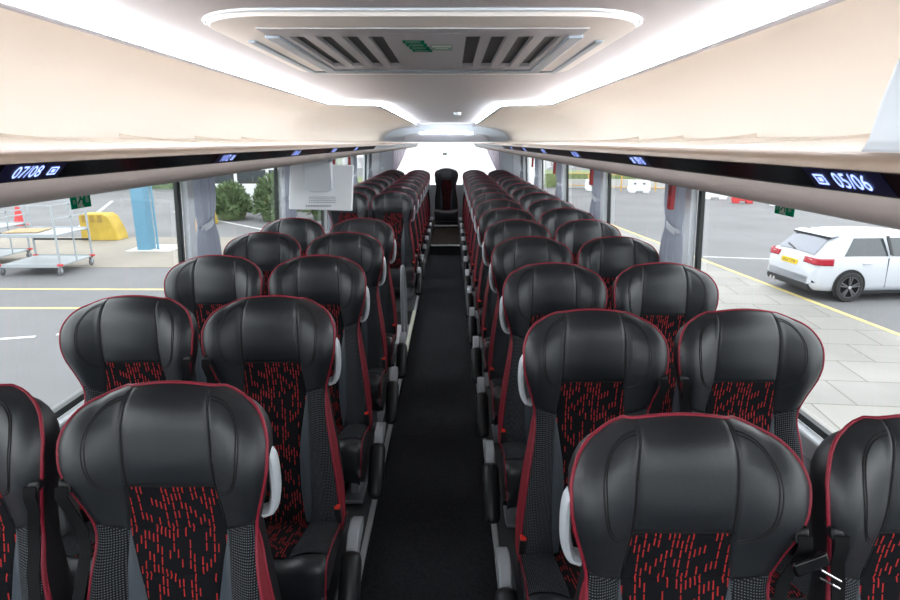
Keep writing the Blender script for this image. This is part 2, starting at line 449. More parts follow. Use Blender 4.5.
def make_seat(m, aisle):
    """m=+1: aisle side of the seat is +x (left of the coach as photographed); belts lie on the other side for aisle seats."""
    root = empty('coach_seat')
    def fin(mb, name, mat, parent=root, smooth=True, bevel=0.0):
        if m < 0: mb.mirror_x()
        return mb.build(name, mat, parent, smooth=smooth, bevel=bevel)
    # leather headrest: middle panel and two wings
    h = MB()
    patch(h, lambda q: -HSf(q), lambda q: HSf(q), 0, .230, 22, 22, 'lrb')
    patch(h, lambda q: HSf(q), lambda q: Wf(q), 0, .318, 18, 30, 'lb', tb=.030)
    patch(h, lambda q: -Wf(q), lambda q: -HSf(q), 0, .318, 18, 30, 'rb', tb=.030, inner=1)
    head = fin(h, 'headrest', M['leather'])
    oval = [(.098, .014), (.116, .016), (.136, .024), (.152, .040), (.164, .066), (.170, .105), (.169, .15), (.161, .195), (.145, .228), (.124, .246), (.111, .251)]
    for sg in (-1, 1):
        st = MB()
        for dlt in (0, .0065):
            pts = []
            n = len(oval)
            for i in range((n - 1) * 4 + 1):
                k = min(i // 4, n - 2); f = i / 4 - k
                p0, p1, p2, p3 = oval[max(0, k - 1)], oval[k], oval[k + 1], oval[min(n - 1, k + 2)]
                q = [.5 * (2*p1[c] + (p2[c]-p0[c])*f + (2*p0[c]-5*p1[c]+4*p2[c]-p3[c])*f*f + (3*p1[c]-p0[c]-3*p2[c]+p3[c])*f**3) for c in (0, 1)]
                # inset copy towards the wing's middle
                cx, cy = .12, .13
                L = math.hypot(q[0] - cx, q[1] - cy)
                q = (q[0] + (cx - q[0]) / L * dlt, q[1] + (cy - q[1]) / L * dlt)
                pts.append(surf(sg * q[0], q[1], -.0003))
            st.tube(pts, .0016, 5)
        st.tube([surf(sg * HSf(.318 * i / 24), .318 * i / 24, .0035) for i in range(25)], .0019, 5)
        st.tube([surf(sg * .113 * i / 8, .230, .0035) for i in range(9)], .0017, 5)
        fin(st, 'stitching', M['thread'], head)
    # fabric centre in three sewn sections
    f = MB()
    for a, b, n in ((.230, .345, 12), (.345, .46, 12), (.46, HB, 24)):
        patch(f, lambda q: -FBf(q), lambda q: FBf(q), a, b, 20, n, 'lrtb', .004)
    fin(f, 'back_panel', M['dash'])
    for sg in (-1, 1):
        b = MB()
        if sg > 0: patch(b, INf, Wf, .318, HB, 14, 36, 'lt', .005, tt=.030)
        else: patch(b, lambda q: -Wf(q), lambda q: -INf(q), .318, HB, 14, 36, 'rt', .005, tt=.030, inner=1)
        fin(b, 'side_bolster', M['dot'])
        b = MB()
        if sg > 0: patch(b, FBf, INf, .347, HB, 12, 30, 'lr', .004)
        else: patch(b, lambda q: -INf(q), lambda q: -FBf(q), .347, HB, 12, 30, 'lr', .004)
        fin(b, 'side_insert', M['insert'])
    # red piping round the whole outline
    hs = [HB * (1 - i / 40) for i in range(36)] + [.09, .075, .06, .047, .035, .025, .016, .010, .005, .002]
    pts = [surf(-Wf(q), q) for q in hs] + [surf(-.113 + .226 * i / 12, 0) for i in range(13)] + [surf(Wf(q), q) for q in hs[::-1]]
    p = MB(); p.tube(pts, .0040, 8)
    GB = interp([(.33, 0), (.40, .022), (.55, .034), (.7, .034), (.82, .022), (.86, .004)])
    def side(sg, q, k):
        e = surf(sg * Wf(q), q); g = GB(q) * k * (.85 if sg > 0 and aisle else .28)
        return (e[0] + sg * (.002 * math.sin(PI * k) + (.56 * g if sg > 0 and aisle else .08 * g)), e[1] - NN[0] * g, e[2] - NN[1] * g)
    for sg in (-1, 1):
        p.tube([side(sg, .33 + .53 * i / 30, 1) for i in range(31)], .0027, 6)
    fin(p, 'piping', M['piping'])
    for sg in (-1, 1):
        g = MB(); g.grid(lambda i, j: side(sg, .33 + .53 * j / 26, i / 4), 4, 26)
        fin(g, 'side_gusset', M['gusset'])
    # rear shell
    Bf = interp([(0, .030), (.03, .060), (.1, .085), (.3, .095), (.6, .11), (.873, .115)])
    HH = [0, .004, .012, .025, .045, .07, .10, .14, .19, .24, .29, .34, .40, .48, .56, .64, .72, .80, HB]
    n = 20
    def SH(i, j):
        q = HH[j]; w = Wf(q); e = surf(w, q); th = PI * i / n
        eo = Cf(q) + Af(q) * sstep(.085, .19, w) - .020
        c, s_ = math.cos(th), math.sin(th)
        x = (w + .004 * math.sin(th) ** .5 * min(1, q / .05) if 0 < i < n else w) * (abs(c) ** .45 * (1 if c > 0 else -1))
        if aisle and i < n / 2: x += .54 * GB(max(.33, min(.86, q))) * min(1, i / 3)
        off = eo - (eo + Bf(q)) * (s_ ** .8 if s_ > 1e-9 else 0)
        hh = q + arch(abs(x), q)
        return (x, TOP[0] + hh * DD[0] + off * NN[0], TOP[1] + hh * DD[1] + off * NN[1])
    sh = MB(); sh.grid(SH, n, len(HH) - 1)
    # close the top between the front edge and the shell
    sh.grid(lambda i, j: tuple((1 - j) * a + j * b for a, b in zip(surf(.113 - .226 * i / n, 0), SH(i, 0))), n, 1)
    # underside
    sh.grid(lambda i, j: tuple((1 - j) * a + j * b for a, b in zip(surf(Wf(HB) * (1 - 2 * i / n), HB), SH(i, len(HH) - 1))), n, 1)
    fin(sh, 'back_shell', M['shell'])
    # cushion
    c = MB()
    cpatch(c, lambda t: -.105, lambda t: .105, 0, .56, 18, 26, 'lr')
    cu = fin(c, 'seat_cushion', M['dash'])
    for sg in (-1, 1):
        c = MB()
        if sg > 0: cpatch(c, lambda t: .105, lambda t: CW(t), 0, .56, 12, 24, 'l')
        else: cpatch(c, lambda t: -CW(t), lambda t: -.105, 0, .56, 12, 24, 'r')
        fin(c, 'cushion_bolster', M['dot'], cu)
    c = MB()
    cpatch(c, lambda t: -CW(t), lambda t: CW(t), .56, 1, 24, 18, 't', .004)
    for sg in (-1, 1):     # side walls and base
        c.grid(lambda i, j: (lambda e: (sg * (abs(e[0]) + .001 * math.sin(PI * i / 4)), e[1] * (1 - .02 * i / 4), e[2] + (min(e[2], .15 + .1 * sstep(.3, -.2, e[1])) - e[2]) * i / 4))(csurf(sg * CW(j / 24), j / 24)), 4, 24)
    c.box(-.235, .235, -.35, .09, .135, .16)
    fin(c, 'cushion_skirt', M['leather'], cu)
    for sg in (-1, 1):
        c = MB(); c.tube([csurf(sg * CW(t), t) for t in [i / 40 for i in range(2, 38)]], .0032, 6)
        fin(c, 'cushion_piping', M['piping'], cu)
    # pedestal leg
    l = MB()
    sx = .17 if aisle else .05
    l.box(sx - .02, sx + .02, -.26, .02, .02, .14)
    l.box(sx - .045, sx + .045, -.32, .08, 0, .02)
    l.box(-.22, .22, -.20, -.14, .10, .136)
    l.box(-.22, .22, -.02, .04, .10, .136)
    fin(l, 'leg', M['legm'], smooth=False, bevel=.004)
    # seat belt with its shoulder guide
    bs = -1 if aisle else 1
    if not aisle: bs = 1
    gx = bs * .222
    e = surf(bs * Wf(.215), .215)
    gd = MB()
    gd.obox((e[0] - bs * .006, e[1] - .006, e[2] + .006), (.013, 0, .003 * bs), (0, .014, 0), (0, .004, .012))
    guide = None
    bt = MB()
    bx0 = min(abs(e[0]) - .004, .212)
    path = [(bs * bx0, e[1] - .028, e[2] + .012), (bs * bx0, e[1] - .034, e[2] - .01)]
    for i in range(1, 13):
        q = .215 + i / 12 * .60
        ee = surf(bs * Wf(q), q)
        k = math.sin(PI * min(1, i / 12))
        path.append((bs * min(abs(ee[0]) + .004, .214), ee[1] - .030 - .012 * k, ee[2]))
    hw = .015
    vs, fs = [], []
    for i, q in enumerate(path):
        tw = .35 * math.sin(i * .55)
        dx, dy = hw * math.cos(tw) * .9, .35 * hw * math.sin(tw)
        vs += [(q[0] - dx, q[1] - dy, q[2]), (q[0] + dx, q[1] + dy * .4, q[2])]
        vs += [(q[0] - dx, q[1] - dy + .003, q[2]), (q[0] + dx, q[1] + dy * .4 + .003, q[2])]
    for i in range(len(path) - 1):
        a, b = i * 4, i * 4 + 4
        fs += [(a, a + 1, b + 1, b), (a + 2, b + 2, b + 3, a + 3), (a, b, b + 2, a + 2), (a + 1, a + 3, b + 3, b + 1)]
    bt.add(vs, fs)
    belt = fin(bt, 'seat_belt', M['belt'])
    fin(gd, 'belt_guide', M['shell'], belt, smooth=False, bevel=.004)
    # red buckle at the cushion's other rear corner
    k = MB(); k.obox((-bs * .218, -.105, .335), (.012, 0, 0), (0, .010, .003), (0, -.008, .034))
    bk = fin(k, 'belt_buckle', M['shell'], smooth=False, bevel=.003)
    k = MB(); k.obox((-bs * .218, -.111, .362), (.010, 0, 0), (0, .009, .003), (0, -.003, .016))
    fin(k, 'buckle_button', M['buckle'], bk, smooth=False, bevel=.002)
    if aisle:
        # white grab handle on the aisle shoulder
        hp = []
        for i in range(25):
            t = i / 24; q = .150 + .170 * t
            e = surf(Wf(q), q); bulge = math.sin(PI * t) ** .28
            hp.append((.206 - .014 * t + .030 * bulge, e[1] + .045, e[2]))
        g = MB(); g.tube(hp, .012, 10, rx=.022, ref=(1, 0, 0))
        fin(g, 'grab_handle', M['white_pl'])
        # folded-down armrest: silver housing, arm and black pad
        a = MB()
        a.prism([(-.07, .25), (-.05, .29), (-.10, .315), (-.17, .305), (-.23, .27), (-.30, .20), (-.27, .165), (-.17, .235), (-.10, .245)], .262, .304, axis='x')
        ar = fin(a, 'armrest', M['silver'], smooth=False, bevel=.006)
        a = MB()
        P0, P1 = Vector((.284, -.225, .270)), Vector((.282, -.375, .060))
        d = (P1 - P0)
        a.tube([P0 + d * t for t in (0, .015, .05, .12, .5, .88, .95, .985, 1)], [.008, .026, .036, .041, .042, .041, .036, .026, .008], 14, rx=None, ref=(1, 0, 0))
        # flatten across the arm's thickness
        a.v = [(P0.x + (x - P0.x) * .92, y, z) for x, y, z in a.v]
        fin(a, 'armrest_pad', M['pad'], ar)
    return root

ORD = ['first', 'second', 'third', 'fourth', 'fifth', 'sixth', 'seventh', 'eighth', 'ninth', 'tenth', 'eleventh', 'twelfth', 'thirteenth', 'fourteenth', 'fifteenth']
proto = {}
def seat(side, aisle, x, y, label, group):
    key = (side, aisle)
    # aisle side is +x for seats left of the aisle
    if key not in proto:
        r = make_seat(1 if side == 'L' else -1, aisle); proto[key] = r
    else: r = copy_tree(proto[key])
    r.location = (x, y, PLAT)
    return tag(r, label, 'coach seat', group)

XA, XW = .547, 1.040
def belt_end(root):
    b = [c for c in root.children if c.name.startswith('seat_belt')][0]
    e = surf(Wf(.215), .215); q = (.214, e[1] - .05, e[2] - .03)
    m = MB(); m.obox((q[0], q[1], q[2]), (.030, 0, .014), (0, .007, 0), (-.006, 0, .014)); m.build('belt_tongue', M['blackgloss'], b, bevel=.004)
    m = MB()
    for dz in (0, -.016): m.tube([(q[0] + .020, q[1] - .004, q[2] - .012 + dz), (q[0] + .055, q[1] - .012, q[2] - .030 + dz)], .0022, 6)
    m.build('belt_prongs', M['chrome'], b, smooth=True)
P0Y, PIT = 1.085, .778
for k in range(15):
    y = P0Y + PIT * k
    if k == 14: y = 12.0
    rw = 'rearmost row' if k == 14 else f'{ORD[k]} row from the front'
    seat('R', k < 14, XA, y, f'black red-piped coach seat, aisle side right of the aisle, {rw}', 'aisle-side seats right of the aisle')
    seat('R', False, XW, y, f'black red-piped coach seat by the right-hand windows, {rw}', 'window seats right of the aisle')
LY = [1.25, 2.04, 2.825, 3.59, 4.29]
for k, y in enumerate(LY):
    seat('L', True, -XA, y, f'black red-piped coach seat, aisle side left of the aisle, {ORD[k]} row from the front', 'aisle-side seats left of the aisle')
    seat('L', False, -XW, y, f'black red-piped coach seat by the left-hand windows, {ORD[k]} row from the front', 'window seats left of the aisle')
LR = [6.66 + .763 * k for k in range(8)]
for k, y in enumerate(LR):
    rw = 'rearmost row' if k == 7 else f'{ORD[k]} row behind the stairwell'
    seat('L', k < 7, -XA, y, f'black red-piped coach seat, aisle side left of the aisle, {rw}', 'aisle-side seats left of the aisle')
    seat('L', False, -XW, y, f'black red-piped coach seat by the left-hand windows, {rw}', 'window seats left of the aisle')
belt_end([o for o in bpy.data.objects if o.get('label') == 'black red-piped coach seat, aisle side right of the aisle, first row from the front'][0])
c = seat('R', False, 0, 12.04, 'middle seat of the rearmost row, facing down the aisle', None)
c.location.z = PLAT + .03


# ------------------------------------------------------------------ coach shell (the setting)
def struct(o, label=None):
    o['kind'] = 'structure'
    return o
YF, YB = -1.35, 12.5
# aisle floor with its carpeted side risers
m = MB(); m.box(-.275, .275, YF, 9.42, 1.50, AISLE); struct(m.build('floor', M['carpet']))
m = MB(); m.box(.275, 1.36, YF, YB, 1.50, PLAT); struct(m.build('floor_platform_right', M['platform']))
m = MB(); m.box(-1.36, -.275, YF, 4.60, 1.50, PLAT); m.box(-1.36, -.275, 5.85, YB, 1.50, PLAT); m.box(-1.36, -.305, 4.60, 5.85, 1.20, 1.28)
struct(m.build('floor_platform_left', M['platform']))
m = MB()
for sx in (-1, 1): m.box(sx * .2755 - .003, sx * .2755 + .003, YF, 9.42, AISLE, PLAT - .016)
struct(m.build('floor_riser', M['carpet']))
m = MB()
m.box(.268, .292, YF, 9.42, PLAT - .014, PLAT + .004)
struct(m.build('trim_1', M['alu'], bevel=.002))
m = MB()
m.box(-.292, -.268, YF, 4.60, PLAT - .014, PLAT + .004); m.box(-.292, -.268, 5.85, 9.42, PLAT - .014, PLAT + .004)
struct(m.build('trim_2', M['alu'], bevel=.002))
# rear steps
m = MB(); m.box(-.2745, .2745, 9.42, 11.4, 1.50, 1.715); struct(m.build('floor_rear_step', M['wood']))
m = MB(); m.box(-.2745, .2745, 11.4, YB, 1.50, 1.75); struct(m.build('floor_rear_landing', M['platform']))
m = MB(); m.box(-.2745, .2745, 9.395, 9.44, 1.705, 1.722); m.box(-.2745, .2745, 11.38, 11.42, 1.745, 1.77); struct(m.build('trim_3', M['alu'], bevel=.002))
m = MB(); m.box(-.274, .274, 9.405, 9.419, AISLE, 1.704); struct(m.build('floor_step_riser', M['carpet']))
# stairwell edge strip
m = MB(); m.box(-.30, -.275, 4.60, 5.85, PLAT - .35, PLAT - .02); m.box(-.80, -.28, 4.58, 4.63, PLAT - .02, PLAT + .005); m.box(-.30, -.268, 4.58, 5.87, PLAT - .02, PLAT + .005)
struct(m.build('trim_4', pmat('stair_nosing', (.80, .79, .66), .5), bevel=.002))

# side walls: glass leans in a little towards the top
ZS, ZT = 2.33, 3.16
XS, XT = 1.375, 1.335
def wx(z): return XS + (XT - XS) * (z - ZS) / (ZT - ZS)
RP = [-.55, 1.24, 3.03, 4.83, 6.60, 8.40, 10.2]
LP = [-.5, 1.34, 3.16, 4.98, 6.80, 8.60, 10.3]
for side, sx, name in (('right', 1, 'wall_right'), ('left', -1, 'wall_left')):
    m = MB()
    m.prism([(sx * 1.36, 1.2), (sx * 1.40, 1.2), (sx * 1.40, ZS - .03), (sx * 1.36, ZS - .03)], YF, YB)
    # upper body band above the glass up to the roof
    m.prism([(sx * 1.33, ZT), (sx * 1.37, ZT), (sx * 1.33, 3.62), (sx * 1.27, 3.62)], YF, YB)
    # solid rear quarter
    m.prism([(sx * XS, ZS - .03), (sx * (XS + .04), ZS - .03), (sx * (XT + .04), ZT), (sx * XT, ZT)], (RP if sx > 0 else LP)[-1], YB)
    m.prism([(sx * XS, ZS - .03), (sx * (XS + .04), ZS - .03), (sx * (XT + .04), ZT), (sx * XT, ZT)], YF, (RP if sx > 0 else LP)[0])
    struct(m.build(name, M['post']))
    m = MB(); m.prism([(sx * 1.30, ZS - .075), (sx * 1.36, ZS - .075), (sx * 1.36, ZS - .01), (sx * 1.315, ZS - .01)], YF, YB)
    struct(m.build('trim_5' if sx > 0 else 'trim_6', M['trim'], bevel=.008))
    m = MB(); m.box(*( (1.345, 1.359) if sx > 0 else (-1.359, -1.345)), YF, YB, 1.64, ZS - .08)
    struct(m.build('baseboard_right' if sx > 0 else 'baseboard_left', M['wall']))
wn = 0
for sx, PL in ((1, RP), (-1, LP)):
    for i in range(len(PL) - 1):
        wn += 1
        y0, y1 = PL[i] + .01, PL[i + 1] - .01
        m = MB()
        m.add([(sx * wx(ZS - .02), y0, ZS - .02), (sx * wx(ZS - .02), y1, ZS - .02), (sx * wx(ZT + .02), y1, ZT + .02), (sx * wx(ZT + .02), y0, ZT + .02)], [(0, 1, 2, 3)])
        w = struct(m.build(f'window_{wn}', M['glass'], recalc=False))
        f = MB()
        for (ya, yb) in ((y0 - .012, y0 + .012), (y1 - .012, y1 + .012)):
            f.prism([(sx * (wx(ZS) - .012), ZS - .03), (sx * (wx(ZS) + .006), ZS - .03), (sx * (wx(ZT) + .006), ZT + .02), (sx * (wx(ZT) - .012), ZT + .02)], ya, yb)
        f.prism([(sx * (wx(ZS) - .016), ZS - .012), (sx * (wx(ZS) + .006), ZS - .012), (sx * (wx(ZS) + .006), ZS + .014), (sx * (wx(ZS) - .016), ZS + .014)], y0, y1)
        f.prism([(sx * (wx(ZT) - .016), ZT - .012), (sx * (wx(ZT) + .006), ZT - .012), (sx * (wx(ZT) + .006), ZT + .02), (sx * (wx(ZT) - .016), ZT + .02)], y0, y1)
        f.build('window_seal', M['seal'], w)
        q = MB()
        yy = PL[i + 1]
        q.prism([(sx * (wx(ZS) - .05), ZS - .03), (sx * (wx(ZS) - .016), ZS - .03), (sx * (wx(ZT) - .016), ZT + .02), (sx * (wx(ZT) - .05), ZT + .02)], yy + .015, yy + .095)
        q.build('window_post', M['post'], w, bevel=.006)

# roof, with the racks' coves
m = MB()
for sx in (-1, 1):
    pass
prof = [(-.935, 3.632), (-.6, 3.635), (-.3, 3.638), (0, 3.640), (.3, 3.638), (.6, 3.635), (.935, 3.632)]
m.grid(lambda i, j: (prof[i][0], (YF, YB)[j], prof[i][1]), 6, 1)
m.grid(lambda i, j: (-1.36 + 2.72 * i, (YF, YB)[j], 3.70), 1, 1)
struct(m.build('ceiling', M['ceil'], smooth=True))
# front bulkhead frame and windscreen (behind the camera)
m = MB(); m.box(-1.4, 1.4, YF - .05, YF, 1.2, 1.95); m.box(-1.4, 1.4, YF - .05, YF, 3.56, 3.72); struct(m.build('wall_front', M['trim']))
m = MB(); m.add([(-1.36, YF - .02, 1.95), (1.36, YF - .02, 1.95), (1.36, YF - .02, 3.56), (-1.36, YF - .02, 3.56)], [(0, 1, 2, 3)])
struct(m.build('window_20', M['glass'], recalc=False))
# rear wall and window
m = MB(); m.box(-1.40, 1.40, YB, YB + .05, 1.2, 2.45); m.box(-1.40, 1.40, YB, YB + .05, 3.30, 3.72)
m.box(-1.40, -1.02, YB, YB + .05, 2.45, 3.30); m.box(1.02, 1.40, YB, YB + .05, 2.45, 3.30)
struct(m.build('wall_rear', M['post']))
m = MB(); m.add([(-1.02, YB + .02, 2.45), (1.02, YB + .02, 2.45), (1.02, YB + .02, 3.30), (-1.02, YB + .02, 3.30)], [(0, 1, 2, 3)])
struct(m.build('window_21', M['glass'], recalc=False))

# side coves over the racks: cream panels (part of the roof lining)
YC = 5.15       # where the panels step inwards
def bez(pts, n):
    out = []
    for i in range(n + 1):
        t = i / n; P = [Vector(p) for p in pts]
        while len(P) > 1: P = [P[k] * (1 - t) + P[k + 1] * t for k in range(len(P) - 1)]
        out.append(tuple(P[0]))
    return out
front = bez([(.905, 3.594), (1.06, 3.592), (1.26, 3.545), (1.265, 3.314)], 14)
rear = bez([(.525, 3.600), (.85, 3.592), (1.24, 3.545), (1.265, 3.314)], 14)
for sx, nm in ((1, 'ceiling_cove_right'), (-1, 'ceiling_cove_left')):
    m = MB()
    def strip(prof, y0, y1):
        m.grid(lambda i, j: (sx * prof[i][0], (y0, y1)[j], prof[i][1]), len(prof) - 1, 1)
    strip(front, YF, YC)
    strip(rear, YC + .35, YB)
    # step between the two
    m.grid(lambda i, j: (sx * ((1 - sstep(0, 1, j / 8)) * front[i][0] + sstep(0, 1, j / 8) * rear[i][0]), YC + .35 * j / 8, (1 - j / 8) * front[i][1] + j / 8 * rear[i][1]), 14, 8)
    struct(m.build(nm, M['cream'], smooth=True))
    # trough edge behind the light line
    e = MB()
    e.prism([(sx * .907, 3.590), (sx * .900, 3.594), (sx * .900, 3.598), (sx * .915, 3.600), (sx * .935, 3.632), (sx * .96, 3.632), (sx * .96, 3.597)], YF, YC)
    e.prism([(sx * .525, 3.596), (sx * .519, 3.600), (sx * .519, 3.604), (sx * .535, 3.606), (sx * .545, 3.632), (sx * .57, 3.632), (sx * .57, 3.600)], YC + .35, YB)
    e.grid(lambda i, j: (sx * (.905 - (.905 - .525) * sstep(0, 1, j / 8) - .01 * (i % 2)), YC + .35 * j / 8, 3.594 + .012 * (i // 1) * .5), 2, 8)
    struct(e.build('trim_7' if sx > 0 else 'trim_8', M['hatchgrey'], bevel=0))
# light lines
for sx, side in ((1, 'right'), (-1, 'left')):
    t = empty('light_strip', (0, 0, 0), label=f'long white LED light line along the {side} edge of the ceiling', cat='light', group='ceiling light lines')
    m = MB(); m.prism([(sx * .906, 3.599), (sx * .912, 3.599), (sx * .932, 3.631), (sx * .926, 3.631)], YF, YC); m.build('lamp_tube', M['led'], t)
    m = MB()
    m.grid(lambda i, j: (sx * (.918 - (.918 - .535) * sstep(0, 1, j / 8)) , YC + .35 * j / 8 + .004, 3.609 + .018 * i), 1, 8)
    m.prism([(sx * .533, 3.611), (sx * .538, 3.611), (sx * .542, 3.630), (sx * .537, 3.630)], YC + .35, 10.9)
    m.build('lamp_return', M['ledsoft'], t)

# rear header over the back window
t = empty('rear_header', (0, 11.8, 3.3), label='grey rounded bulkhead panel with light line above the back window', cat='panel')
m = MB()
hp = [(-.80, .03), (-.79, .09), (-.75, .125), (-.6, .15), (-.3, .165), (0, .17), (.3, .165), (.6, .15), (.75, .125), (.79, .09), (.80, .03)]
m.grid(lambda i, j: (hp[i][0], .04 * (1 - math.cos(j * PI / 6)) if j < 3 else .04 + (j - 3) * .3, 0.0 + (hp[i][1]) * math.sin(min(j, 3) * PI / 6) + .012 * (1 - (hp[i][0] / .86) ** 2)), 10, 5)
m.grid(lambda i, j: (hp[i][0], .01 + .6 * j, .012 * (1 - (hp[i][0] / .86) ** 2)), 10, 1)
m.build('header_panel', M['hatchgrey'], t, smooth=True)
m = MB(); m.grid(lambda i, j: (-.5 + i * .1, .02 + .008 * j, .185 - .08 * (-.5 + i * .1) ** 2 + .018 * j), 10, 1); m.build('header_lamp', M['ledsoft'], t)

# ------------------------------------------------------------------ overhead racks
def rack(sx, y1, label):
    r = empty('luggage_rack', (0, 0, 0), label=label, cat='luggage rack')
    m = MB()   # shelf floor
    m.prism([(sx * .545, 3.280), (sx * 1.262, 3.316), (sx * 1.262, 3.300), (sx * .56, 3.215)], YF, YB - .9)
    m.build('shelf', M['cream'], r)
    m = MB()   # tan front lip
    lp = bez([(.575, 3.286), (.525, 3.292), (.500, 3.292), (.503, 3.272)], 8) + [(.545, 3.262), (.575, 3.28)]
    m.prism([(sx * a, b) for a, b in lp], YF, YB - .9); m.build('front_lip', M['tan'], r, smooth=True)
    m = MB()   # gloss black fascia
    m.prism([(sx * .507, 3.2725), (sx * .533, 3.2450), (sx * .55, 3.2450), (sx * .55, 3.2725)], YF, y1)
    fa = m.build('display_fascia', M['blackgloss'], r)
    m = MB()
    lp = [(.531, 3.2452)] + bez([(.531, 3.2452), (.535, 3.222), (.552, 3.208), (.62, 3.200)], 8) + [(1.33, 3.165), (1.33, 3.20), (.6, 3.245)]
    m.prism([(sx * a, b) for a, b in lp], YF, YB - .9); m.build('underside', M['underlip'], r, smooth=True)
    m = MB()   # rear continuation in cream
    m.prism([(sx * .507, 3.2725), (sx * .533, 3.2450), (sx * .55, 3.2450), (sx * .55, 3.2725)], y1, YB - .9); m.build('fascia_end', M['trim'], r)
    # shelf dividers
    return r, fa
rl, fl_ = rack(-1, 4.95, 'left overhead luggage rack with black number fascia, above the side with the hanging monitor')
rr, fr_ = rack(1, 5.15, 'right overhead luggage rack with black number fascia, on the side with the white car outside')
for sx, r, ys in ((-1, rl, (1.02, 1.78, 2.53, 3.28, 4.0)), (1, rr, (.85, 1.62, 2.4, 3.15, 3.9))):
    for y in ys:
        m = MB()
        pr = bez([(.70, 3.289), (.95, 3.303), (1.18, 3.318), (1.262, 3.333)], 8)
        m.prism([(sx * a, b) for a, b in pr] + [(sx * 1.262, 3.31), (sx * .7, 3.283)], y - .004, y + .004)
        m.build('shelf_divider', M['cream'], r)
# row numbers on the fascia
ft, fb = Vector((.507, 0, 3.2725)), Vector((.533, 0, 3.2450))
ev = (ft - fb).normalized()
def display(sx, y, txt, fascia, icon_after):
    # reading direction: left rack runs +y, right rack runs -y
    o = Vector((sx * (ft.x + fb.x) / 2, y, (ft.z + fb.z) / 2))
    ex = Vector((0, 1, 0)) if sx < 0 else Vector((0, -1, 0))
    ey = Vector((sx * ev.x, 0, ev.z))
    n = ex.cross(ey).normalized()
    m = MB(); c = o + n * .0006
    m.add([c - ex * .068 - ey * .0165, c + ex * .068 - ey * .0165, c + ex * .068 + ey * .0165, c - ex * .068 + ey * .0165], [(0, 1, 2, 3)])
    g = m.build('number_display', M['digitglow'], fascia, recalc=False)
    vs, fs = text_mb(txt, .029)
    vs = [(x * .90, y_ * 1.10, 0) for x, y_, _ in vs]
    m = MB()
    dx = -.012 if icon_after else .012
    place2d(m, vs, fs, o + ex * dx, ex, ey, .0016)
    # little screen-shaped icon
    ix = .044 if icon_after else -.044
    q = [(-.010, -.008), (.010, -.008), (.010, .008), (-.010, .008)]
    q2 = [(-.0078, -.0056), (.0078, -.0056), (.0078, .0056), (-.0078, .0056)]
    place2d(m, [(a + ix, b, 0) for a, b in q + q2], [(0, 1, 5, 4), (1, 2, 6, 5), (2, 3, 7, 6), (3, 0, 4, 7)], o, ex, ey, .0016)
    place2d(m, [(a * .5 + ix, b * .55, 0) for a, b in q2], [(0, 1, 2, 3)], o, ex, ey, .0016)
    m.build('row_number', M['digits'], g, recalc=False)
for px, tx in ((33, '07/08'), (228, '11/12'), (297, '15/16'), (335, '19/20'), (357, '23/24')):
    display(-1, .604 * 613 / (450.7 - px), tx, fl_, True)
for px, tx in ((847, '05/06'), (638, '09/10'), (575, '13/14'), (543, '17/18'), (524, '21/22'), (511, '25/26')):
    display(1, .435 * 613 / (px - 450.7), tx, fr_, False)
# rounded end panel of the rack close to the camera
m = MB()
pe = [(.530, 3.290)] + bez([(.530, 3.290), (.535, 3.36), (.575, 3.53), (.70, 3.585)], 10) + [(1.1, 3.55), (1.22, 3.40), (1.25, 3.325)]
m.prism(pe, .30, .672)
m.build('rack_end_panel', M['post'], rr, bevel=.012, segs=3)

# ------------------------------------------------------------------ ceiling hatch
t = empty('roof_hatch', (0.005, 2.27, 3.625), label='grey slotted roof hatch surround in the ceiling with green sticker', cat='roof hatch')
t.scale = (1.07, 1.10, 1.0)
def rrect(x0, x1, y0, y1, r, n=8):
    out = []
    for cx, cy, a0 in ((x1 - r, y0 + r, -PI / 2), (x1 - r, y1 - r, 0), (x0 + r, y1 - r, PI / 2), (x0 + r, y0 + r, PI)):
        for i in range(n + 1):
            a = a0 + PI / 2 * i / n; out.append((cx + r * math.cos(a), cy + r * math.sin(a)))
    return out
def ring_mb(m, po, zi, pi_, zo):
    n = len(po)
    m.add([(x, y, zo) for x, y in po] + [(x, y, zi) for x, y in pi_], [(i, (i + 1) % n, n + (i + 1) % n, n + i) for i in range(n)])
# shallow cream surround dropping from the ceiling
m = MB()
A = rrect(-.590, .590, -.52, .80, .20); B_ = rrect(-.578, .578, -.508, .788, .186); 
ring_mb(m, A, -.006, B_, .012)
C_ = rrect(-.44, .44, -.40, .60, .04)
ring_mb(m, B_, -.014, C_, -.006)
m.build('surround', M['hatchcream'], t, smooth=True)
m = MB(); m.tube([(x, y, .008) for x, y in A], .005, 6, closed=True); m.build('surround_edge', M['trim'], t, smooth=True)
m = MB()   # rails: thin outer and thick inner U
def rail(xo, y0, y1, w, z):
    m.box(-xo - w / 2, -xo + w / 2, y0, y1, z, -.012); m.box(xo - w / 2, xo + w / 2, y0, y1, z, -.012)
    m.box(-xo - w / 2, xo + w / 2, y1 - w / 2, y1 + w / 2, z, -.012)
rail(.515, -.20, .60, .026, -.020)
m.build('outer_rail', M['hatchrail'], t, bevel=.004)
m = MB(); rail(.425, -.30, .53, .045, -.025); m.build('inner_rail', M['hatchrail'], t, bevel=.008)
m = MB(); m.box(-.44, .44, -.40, .55, 0.002, .007); m.build('cavity_back', M['cavity'], t)
SL = [.14, .212, .288, .364]
edges = [-.405] + sorted([-s for s in SL] + SL) + [.405]
m = MB()
xs = [-.44]
for s in sorted([-q for q in SL] + SL): xs += [s - .022, s + .022]
xs.append(.44)
for i in range(0, len(xs), 2):
    m.box(xs[i], xs[i + 1], -.28, .40, -.016, -.001)
m.box(-.44, .44, -.40, -.28, -.016, -.001); m.box(-.44, .44, .40, .55, -.016, -.001)
m.build('louvre_panel', M['hatchgrey'], t)
